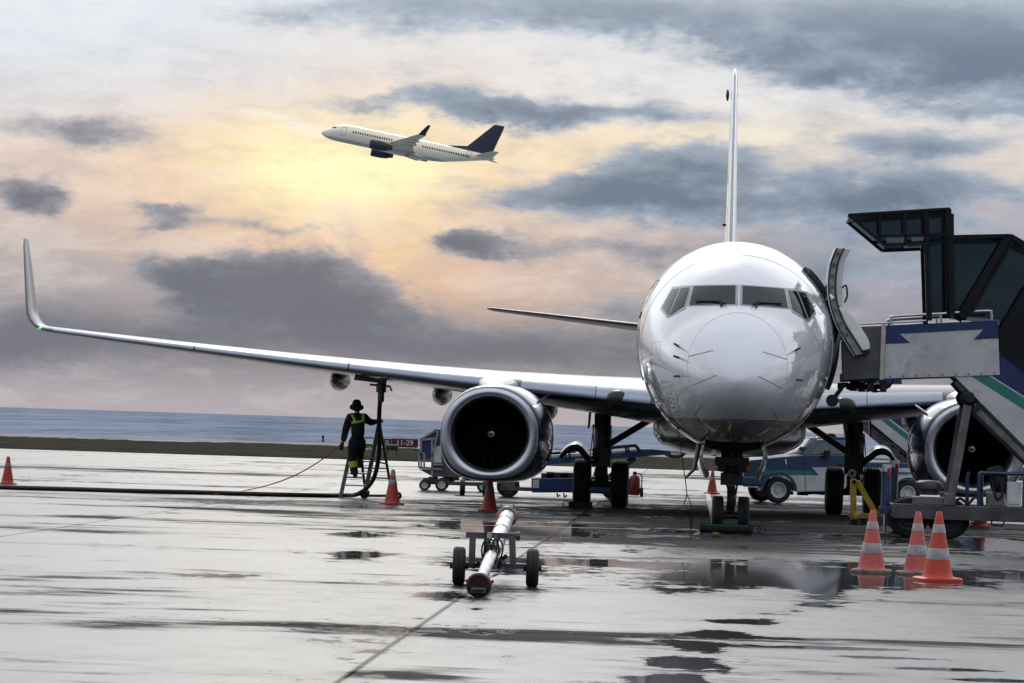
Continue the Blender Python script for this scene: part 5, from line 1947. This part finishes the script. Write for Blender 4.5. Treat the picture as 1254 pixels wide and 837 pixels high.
g = G(776.5, 608)
FE = thing('fire_extinguisher', 'small dark red fire extinguisher standing beyond the left main wheels', 'fire extinguisher', (g.x, g.y, 0))
b = MB()
b.lathe([(.001, .03), (.13, .03), (.15, .06), (.15, .46), (.12, .54), (.05, .58), (.05, .62), (.001, .62)], (0, 0, 0), (0, 0, 1), 24)
cyl_ = b.build('cylinder', mat('dark_red_cylinder', (.16, .015, .015), .4), FE)
b = MB()
b.box((0, 0, .64), (.1, .06, .05))
b.tube(smooth_path([(.03, -.02, .62), (.18, -.05, .58), (.19, -.06, .3), (.14, -.10, .16)], 5), .018, 6)
b.build('valve_hose', M_black, FE)
b = MB()
b.box((-.22, .05, .30), (.10, .2, .5))
b.cyl((-.30, 0, .12), (.2, 0, .12), .02)
b.lathe([(.06, -.04), (.12, -.04), (.12, .04), (.06, .04)], (-.30, 0, .12), (1, 0, 0), 20, closed=True)
b.lathe([(.06, -.04), (.12, -.04), (.12, .04), (.06, .04)], (.20, 0, .12), (1, 0, 0), 20, closed=True)
b.build('trolley', M_black, FE)

# ================================================================== fuelling ladder, hose, cord
LG = G(446, 611.5)
LD = thing('rolling_ladder', 'grey rolling stepladder under the wing that the refueller climbs', 'ladder', (LG.x, LG.y, 0))
LL = local(LD)
lp = lambda x, y, Y=LG.y: LL(W(x, y, Y))
YB = LG.y + 1.9
fl_, fr2 = lp(417, 608.5), lp(446, 611.5)
fl_.z = fr2.z = 0.03
tl, tr = lp(437, 519, LG.y + 1.0), lp(464.5, 518.5, LG.y + 1.0)
b = MB()
b.bar(fl_, tl, .05, .09, up=(1, 0, 0))
o = b.build('stile', M_steel, LD, bevel=.006)
b = MB()
b.bar(fr2, tr, .055, .10, up=(1, 0, 0))
b.build('stile', M_alu, LD, bevel=.006)
for k in range(1, 6):
    f = k / 6.2
    p, q = fl_.lerp(tl, f), fr2.lerp(tr, f)
    b = MB()
    b.box((p + q) / 2, ((q - p).length - .04, .16, .035))
    b.build('step', M_alu, LD, bevel=.005)
b = MB()
b.box((tl + tr) / 2 + Vector((0, .12, .01)), ((tr - tl).length + .05, .34, .04))
b.build('top_step', M_strut, LD, bevel=.006)
bl_, br_ = lp(449, 583, YB), lp(476.5, 590, YB)
bl_ = Vector((fl_.x + .50, YB - LG.y, .05)); br_ = Vector((fr2.x + .58, YB - LG.y, .05))
b = MB()
b.bar(tl + Vector((0, .2, 0)), bl_, .05, .06, up=(1, 0, 0))
b.bar(tr + Vector((0, .2, 0)), br_, .05, .06, up=(1, 0, 0))
for f, g2 in ((.30, .62), (.55, .30)):
    b.bar((tl + Vector((0, .2, 0))).lerp(bl_, g2), (tr + Vector((0, .2, 0))).lerp(br_, g2), .035, .035)
    b.bar(fr2.lerp(tr, f * .9), (tr + Vector((0, .2, 0))).lerp(br_, 1 - f * .8), .035, .035, up=(1, 0, 0))
    b.bar(fl_.lerp(tl, f * .9), (tl + Vector((0, .2, 0))).lerp(bl_, 1 - f * .8), .035, .035, up=(1, 0, 0))
b.build('rear_frame', M_strut, LD)
b = MB()
e0, e1 = fr2 + Vector((.03, 0, .05)), lp(487, 612.5)
e1.z = .10
b.bar(e0, e1, .05, .06)
b.bar(fl_ + Vector((0, .1, .06)), fr2 + Vector((0, .1, .06)), .04, .04)
oo = b.build('outrigger', M_strut, LD)
b = MB()
for c in (e1, fr2 + Vector((0, 0, .07)), bl_ + Vector((0, 0, .05)), br_ + Vector((0, 0, .05))):
    b.lathe([(.03, -.025), (.085, -.025), (.095, 0), (.085, .025), (.03, .025)], (c.x, c.y, max(.095, c.z)), (0, 1, 0), 20, closed=True)
b.build('caster', M_black, oo)

b = MB()
HY = 72.35
hp = [W(466.8, 470, HY), W(466, 484, HY), W(464.3, 510, HY + .3), W(464.6, 545, HY + .8), W(463, 565, HY + 1.1), W(458, 585, HY + 1.4), W(449, 598, HY + 1.5), W(436, 606, HY + 1.4)]
last = G(420, 609) + Vector((0, 0, .05))
far_pts = [G(x, y) + Vector((0, 0, .05)) for x, y in ((400, 609.5), (360, 609), (300, 607.5), (230, 605.5), (160, 604), (90, 602), (30, 600.5), (0, 599.5), (-60, 598), (-200, 592))]
path = smooth_path(hp + [last] + far_pts, 6)
for p in path:
    p.z = max(p.z, .052)
b.tube(path, .052, 12)
HO = tag(b.build('fuel_hose', M_hose), 'thick black fuel hose curving from the wing down across the apron', 'hose')
b = MB()
q = W(467, 470, HY)
b.cyl(q + Vector((0, 0, -.42)), q + Vector((0, 0, -.18)), .075, n=20)
b.cyl(q + Vector((0, 0, -.20)), q + Vector((0, 0, .0)), .115, n=20)
b.cyl(q + Vector((0, 0, -.02)), q + Vector((0, 0, .14)), .09, n=20)
b.build('nozzle', M_strut, HO, bevel=.01)
b = MB()
b.tube([q + Vector((-.26, -.05, -.03)), q + Vector((.2, -.05, -.06)), q + Vector((.24, -.05, -.16))], .025, 8)
b.build('nozzle_handle', M_steel, HO)

b = MB()
rp0 = W(418.5, 545.5, 73.4)
cord = [rp0, W(408, 552, 73.6), W(390, 566, 74), W(360, 583, 74.4), W(330, 594, 74.4), G(305, 601) + Vector((0, 0, .02)), G(286, 605) + Vector((0, 0, .02)), G(262, 607) + Vector((0, 0, .02))]
b.tube(smooth_path(cord, 6), .014, 6)
tag(b.build('red_cord', M_rope), "thin red cord running from the refueller's left hand down to the apron", 'cord')
# ================================================================== refueller on the ladder
PY = 73.2
PG = W(434, 584, PY)
PE = thing('person', 'worker in dark coverall with yellow reflective straps climbing the ladder', 'person', (PG.x, PY, 0))
QL = local(PE)
pp_ = lambda x, y, dy=0.0: QL(W(x, y, PY + dy))

SK = {  # joint: pixel x, pixel y, metres deeper, body radius, coverall radius, parent
    'hip': (437.5, 540, .0, .125, .18, None), 'waist': (438.5, 531, .0, .115, .225, 'hip'), 'chest': (438, 520, .03, .135, .245, 'waist'), 'upper': (437.8, 512, .05, .11, .215, 'chest'),
    'neck': (437.5, 505, .06, .055, .10, 'upper'), 'skull': (437, 500, .08, .075, 0, 'neck'), 'crown': (436.5, 494, .07, .085, 0, 'skull'),
    'ls': (428, 511.5, .04, .06, .118, 'upper'), 'le': (423.0, 528, .0, .046, .088, 'ls'), 'lw': (420, 542, -.05, .034, .066, 'le'), 'lh': (418.8, 546.5, -.07, .036, 0, 'lw'),
    'rs': (447, 511.5, .04, .06, .118, 'upper'), 're': (453.5, 518, .14, .046, .086, 'rs'), 'rw': (460, 516.5, .34, .034, .066, 're'), 'rh': (463, 515.5, .42, .036, 0, 'rw'),
    'lk1': (433.2, 549, .0, .09, .118, 'hip'), 'lknee': (431.5, 562, .03, .062, .112, 'lk1'), 'lank': (434.5, 579, .02, .045, .073, 'lknee'), 'lheel': (434.5, 583.5, .03, .05, 0, 'lank'), 'ltoe': (435, 583.8, .22, .042, 0, 'lheel'),
    'rk1': (441.5, 548.5, .10, .09, .118, 'hip'), 'rknee': (440.5, 557, .38, .062, .112, 'rk1'), 'rank': (440.5, 569, .22, .045, .073, 'rknee'), 'rheel': (440.8, 571.5, .22, .05, 0, 'rank'), 'rtoe': (441.5, 571.5, .42, .042, 0, 'rheel')}


def skinned(name, m, which, parent, sub=2):
    bm = bmesh.new()
    lay = bm.verts.layers.skin.verify()
    vs = {}
    for k, (x, y, d, r0, r1, par) in SK.items():
        r_ = (r0 if r1 == 0 or k == 'neck' else r0 * .62) if which == 0 else r1
        if r_ == 0 or (which == 1 and k[1:] in ('k1', 'knee', 'ank')):
            continue
        vs[k] = bm.verts.new(pp_(x, y, d))
        e = (1.25, .78) if k in ('chest', 'upper', 'waist', 'hip') else (1, 1)
        vs[k][lay].radius = (r_ * e[0], r_ * e[1])
        vs[k][lay].use_root = k == 'hip'
    for k, t in SK.items():
        if k in vs and t[5] and t[5] in vs:
            bm.edges.new((vs[t[5]], vs[k]))
    me = bpy.data.meshes.new(name)
    bm.to_mesh(me)
    bm.free()
    me.materials.append(m)
    o = bpy.data.objects.new(name, me)
    COL.objects.link(o)
    o.parent = parent
    s = o.modifiers.new('skin', 'SKIN')
    s.use_smooth_shade = True
    s.branch_smoothing = .4
    u_ = o.modifiers.new('sub', 'SUBSURF')
    u_.levels = u_.render_levels = sub
    return o


M_skin = mat("skin", (.36, .22, .16), .55)
M_cover = mat("dark_coverall_cloth", (.017, .018, .022), .85, vary=.35, nscale=8, bump=.6, bscale=14, spec=.25)
M_hat = mat("black_knit_hat", (.010, .010, .011), .9)
M_hivis = mat("yellow_green_reflective_tape", (.33, .60, .05), .5, vary=.08)
M_glove = mat("black_glove", (.012, .012, .013), .8)
body_ = skinned('body', M_skin, 0, PE)
cover = skinned('coverall', M_cover, 1, PE)
for side_k in ('l', 'r'):
    j = [SK['hip'], SK[side_k + 'k1'], SK[side_k + 'knee'], SK[side_k + 'ank']]
    off = -1.6 if side_k == 'l' else 1.6
    pts = [pp_(j[0][0] + off * .8, j[0][1] - 3, j[0][2]), pp_(j[1][0], j[1][1] - 3, j[1][2] * .6), pp_(*j[2][:3]), pp_(*j[3][:3]) + Vector((0, 0, -.03))]
    path_ = smooth_path(pts, 6)
    rad_ = [pchip([(0, .125), (.3, .135), (.62, .098), (.85, .088), (1, .092)], i / (len(path_) - 1)) + .005 * math.sin(i * 2.1) for i in range(len(path_))]
    b = MB()
    b.tube(path_, rad_, 18)
    tl_ = b.build('trouser_leg', M_cover, cover, smooth=70)
    if side_k == 'l':
        b = MB()
        a_, c_ = path_[-6], path_[-4]
        b.cyl(a_, c_, .102, .102, n=20)
        b.build('reflective_tape', M_hivis, tl_)
# head details: face on the far side, hat, ear muffs
hc = pp_(436.8, 497.2, .07)
b = MB()
b.ball(hc, (.082, .098, .118), 24, 16)
for s in (-1, 1):
    b.ball(hc + Vector((s * .03, .088, .015)), (.013, .012, .010), 8, 6)
b.ball(hc + Vector((0, .104, -.012)), (.014, .022, .024), 10, 8)
b.ball(hc + Vector((0, .09, -.055)), (.028, .012, .010), 10, 6)
b.build('face', M_skin, body_)
b = MB()
b.lathe([(.112, -.01), (.116, .02), (.106, .035), (.102, .07), (.085, .115), (.05, .142), (.001, .15)], hc + Vector((0, -.005, 0)), (0, 0, 1), 24)
b.lathe([(.085, -.125), (.11, -.10), (.122, -.04), (.116, .02)], hc + Vector((0, -.02, .01)), (0, 0, 1), 24)
hat = b.build('hat', M_hat, PE)
for s in (-1, 1):
    b = MB()
    b.ball(hc + Vector((s * .118, .0, -.035)), (.042, .055, .06), 16, 10)
    b.build('ear_muff', M_hat, hat)
# gloves with separate fingers
for hx, hy, hd, dirs, side_ in ((419.0, 544.5, -.06, Vector((-.15, -.1, -1)), -1), (461.8, 516.0, .39, Vector((.9, .45, .05)), 1)):
    p = pp_(hx, hy, hd)
    d = dirs.normalized()
    a = d.cross(Vector((0, 1, 0))).normalized()
    c = d.cross(a).normalized()
    b = MB()
    b.tube([p - d * .05, p, p + d * .05, p + d * .085], [.036, .046, .044, .030], 10)
    for k in range(4):
        q = p + d * .075 + a * (k - 1.5) * .022
        ln = (.062, .075, .07, .055)[k]
        b.tube([q, q + d * ln * .55, q + d * ln * .8 + c * ln * .4, q + d * ln * .6 + c * ln * .75], [.012, .0115, .011, .009], 8)
    q = p + a * -.035 + d * .01
    b.tube([q, q - a * .025 + d * .03, q - a * .02 + d * .06 + c * .02], [.014, .0125, .010], 8)
    b.build('glove', M_glove, PE)
for hx, hy, hd in ((434.7, 583.2, .03), (441, 571.2, .23)):
    p = pp_(hx, hy, hd)
    b = MB()
    b.loft([[p + Vector((w * math.cos(t), y + .01 * math.cos(t), z + h * math.sin(t))) for t in [2 * math.pi * i / 14 for i in range(14)]]
            for y, w, h, z in ((-.085, .03, .03, .03), (-.07, .048, .055, .04), (0, .055, .07, .045), (.10, .055, .05, .025), (.20, .052, .034, .01), (.235, .03, .022, .005))], cap0=True, cap1=True)
    b.tube([p + Vector((0, -.01, .05)), p + Vector((0, -.01, .14))], [.062, .066], 14)
    b.build('boot', M_black, PE)
# reflective tape laid on the cloth
bpy.context.view_layer.update()
dg = bpy.context.evaluated_depsgraph_get()
ev = cover.evaluated_get(dg)
_me = ev.to_mesh()
_bm = bmesh.new()
_bm.from_mesh(_me)
bvc = BVHTree.FromBMesh(_bm)


def tape(line, half, back=True, parent=cover, n=14):
    s = -1 if back else 1
    pts = [Vector(q) for q in line]
    b = MB()
    rows = []
    tot = []
    for i in range(len(pts) - 1):
        for j in range(n):
            tot.append((pts[i].lerp(pts[i + 1], j / n), (pts[i + 1] - pts[i]).normalized()))
    tot.append((pts[-1], (pts[-1] - pts[-2]).normalized()))
    for p, d in tot:
        nrm = Vector((-d.y, d.x)) * half
        row = []
        for k in (-1, 0, 1):
            q = p + nrm * k
            h, nn, _, _ = bvc.ray_cast(Vector((q.x, s * 3, q.y)), Vector((0, -s, 0)))
            if h is None:
                break
            row.append(h + Vector((0, s * .010, 0)))
        if len(row) == 3:
            rows.append(row)
        elif rows:
            break
    if len(rows) > 1:
        b.loft(rows, loop=False)
        b.build('reflective_tape', M_hivis, parent, solid=.006)


def pz(x, y):
    q = pp_(x, y, 0)
    return (q.x, q.z)


for bk in (True, False):
    tape([pz(430.8, 507.3), pz(433.2, 511), pz(435, 516.5)], .027, bk)
    tape([pz(444.6, 506.8), pz(445.3, 511), pz(445.6, 515.5)], .027, bk)
    tape([pz(431.0, 518), pz(447, 515.6)], .028, bk)
_bm.free()
ev.to_mesh_clear()

# ================================================================== airfield signs on the grass
M_signred = mat("sign_red", (.10, .010, .014), .4, vary=.1)
M_signblack = mat("sign_black", (.01, .01, .01), .4)
M_signyellow = mat("sign_yellow", (.36, .33, .10), .45, vary=.12)
M_letter = mat("sign_letter_white", (.55, .53, .53), .5, vary=.02)
M_letter_y = mat("sign_letter_yellow", (.50, .48, .22), .5, vary=.02)


def lettering(txt, parent, x, z, y, size, m):
    cu = bpy.data.curves.new('lettering', 'FONT')
    cu.body = txt
    cu.size = size
    cu.align_x = 'CENTER'
    cu.align_y = 'CENTER'
    cu.extrude = .005
    cu.offset = size * .012
    cu.materials.append(m)
    o = bpy.data.objects.new('lettering', cu)
    COL.objects.link(o)
    o.parent = parent
    o.location = (x, y, z)
    o.rotation_euler = (R(90), 0, 0)
    bpy.context.view_layer.update()
    me = bpy.data.meshes.new_from_object(o.evaluated_get(bpy.context.evaluated_depsgraph_get()))
    bpy.data.objects.remove(o)
    o2 = bpy.data.objects.new('lettering', me)
    if not me.materials:
        me.materials.append(m)
    COL.objects.link(o2)
    o2.parent = parent
    o2.location = (x, y, z)
    o2.rotation_euler = (R(90), 0, 0)
    return o2


def sign(Y, x0, x1, y0, y1, panels, label, name='runway_sign'):
    """panels: (left px, right px, material, text, letter material)"""
    a, c = W(x0, y1, Y), W(x1, y0, Y)
    base = max(.04, min(a.z, c.z) - 0)
    t = thing(name, label, 'sign', ((a.x + c.x) / 2, Y, .03))
    Ls = local(t)
    for (p0, p1, m, txt, lm_) in panels:
        q0, q1 = Ls(W(p0, (y0 + y1) / 2, Y)), Ls(W(p1, (y0 + y1) / 2, Y))
        h = (W(p0, y0, Y) - W(p0, y1, Y)).z
        b = MB()
        zc = (q0.z + q1.z) / 2
        b.box(((q0.x + q1.x) / 2, 0, zc), (q1.x - q0.x - .01, .18, h))
        pn = b.build('panel', m, t, bevel=.015)
        lettering(txt, pn, (q0.x + q1.x) / 2, zc, -.097, h * .86, lm_)
        b = MB()
        for xx in (q0.x + .12, q1.x - .12):
            b.cyl((xx, 0, 0), (xx, 0, max(.02, zc - h / 2)), .03, n=8)
        b.build('sign_leg', M_chassis, t)
    return t


sign(186, 469, 512, 537.5, 548.2, [(469.5, 479.2, M_signblack, 'B', M_letter_y), (479.4, 512, M_signred, '11-29', M_letter)], 'dark red runway holding sign lettered 11-29 with black B panel on the grass')
sign(165, 441, 465, 543.6, 552.6, [(441, 464.5, M_signyellow, '\u2190 11', M_signblack)], 'pale yellow direction sign with an arrow and 11 on the grass behind the ladder')
a = W(480, 548.5, 150)
LB = thing('equipment_box', 'dark grey box on short posts in front of the red runway sign', 'box', (a.x, 150, .03))
b = MB()
zc = a.z - .03
b.box((0, 0, zc), (.62, .3, .27))
o = b.build('housing', M_gunmetal, LB, bevel=.03)
b = MB()
b.box((0, -.155, zc), (.5, .02, .18))
b.build('front_panel', M_black, o, bevel=.01)
b = MB()
for x in (-.22, .22):
    b.cyl((x, 0, 0), (x, 0, zc - .1), .03, n=8)
b.build('post', M_chassis, LB)
q = G(395.5, 541)
a = W(395.5, 541.5, 236)
MP = thing('marker_post', 'short dark marker post standing at the sea edge far left of the refueller', 'post', (a.x, 236, 0))
b = MB()
b.cyl((0, 0, 0), (0, 0, .35), .10, .08, n=10)
b.build('post', M_chassis, MP)
b = MB()
b.ball((0, 0, .42), (.11, .11, .11), 12, 8)
b.build('lamp_head', M_chassis, MP)
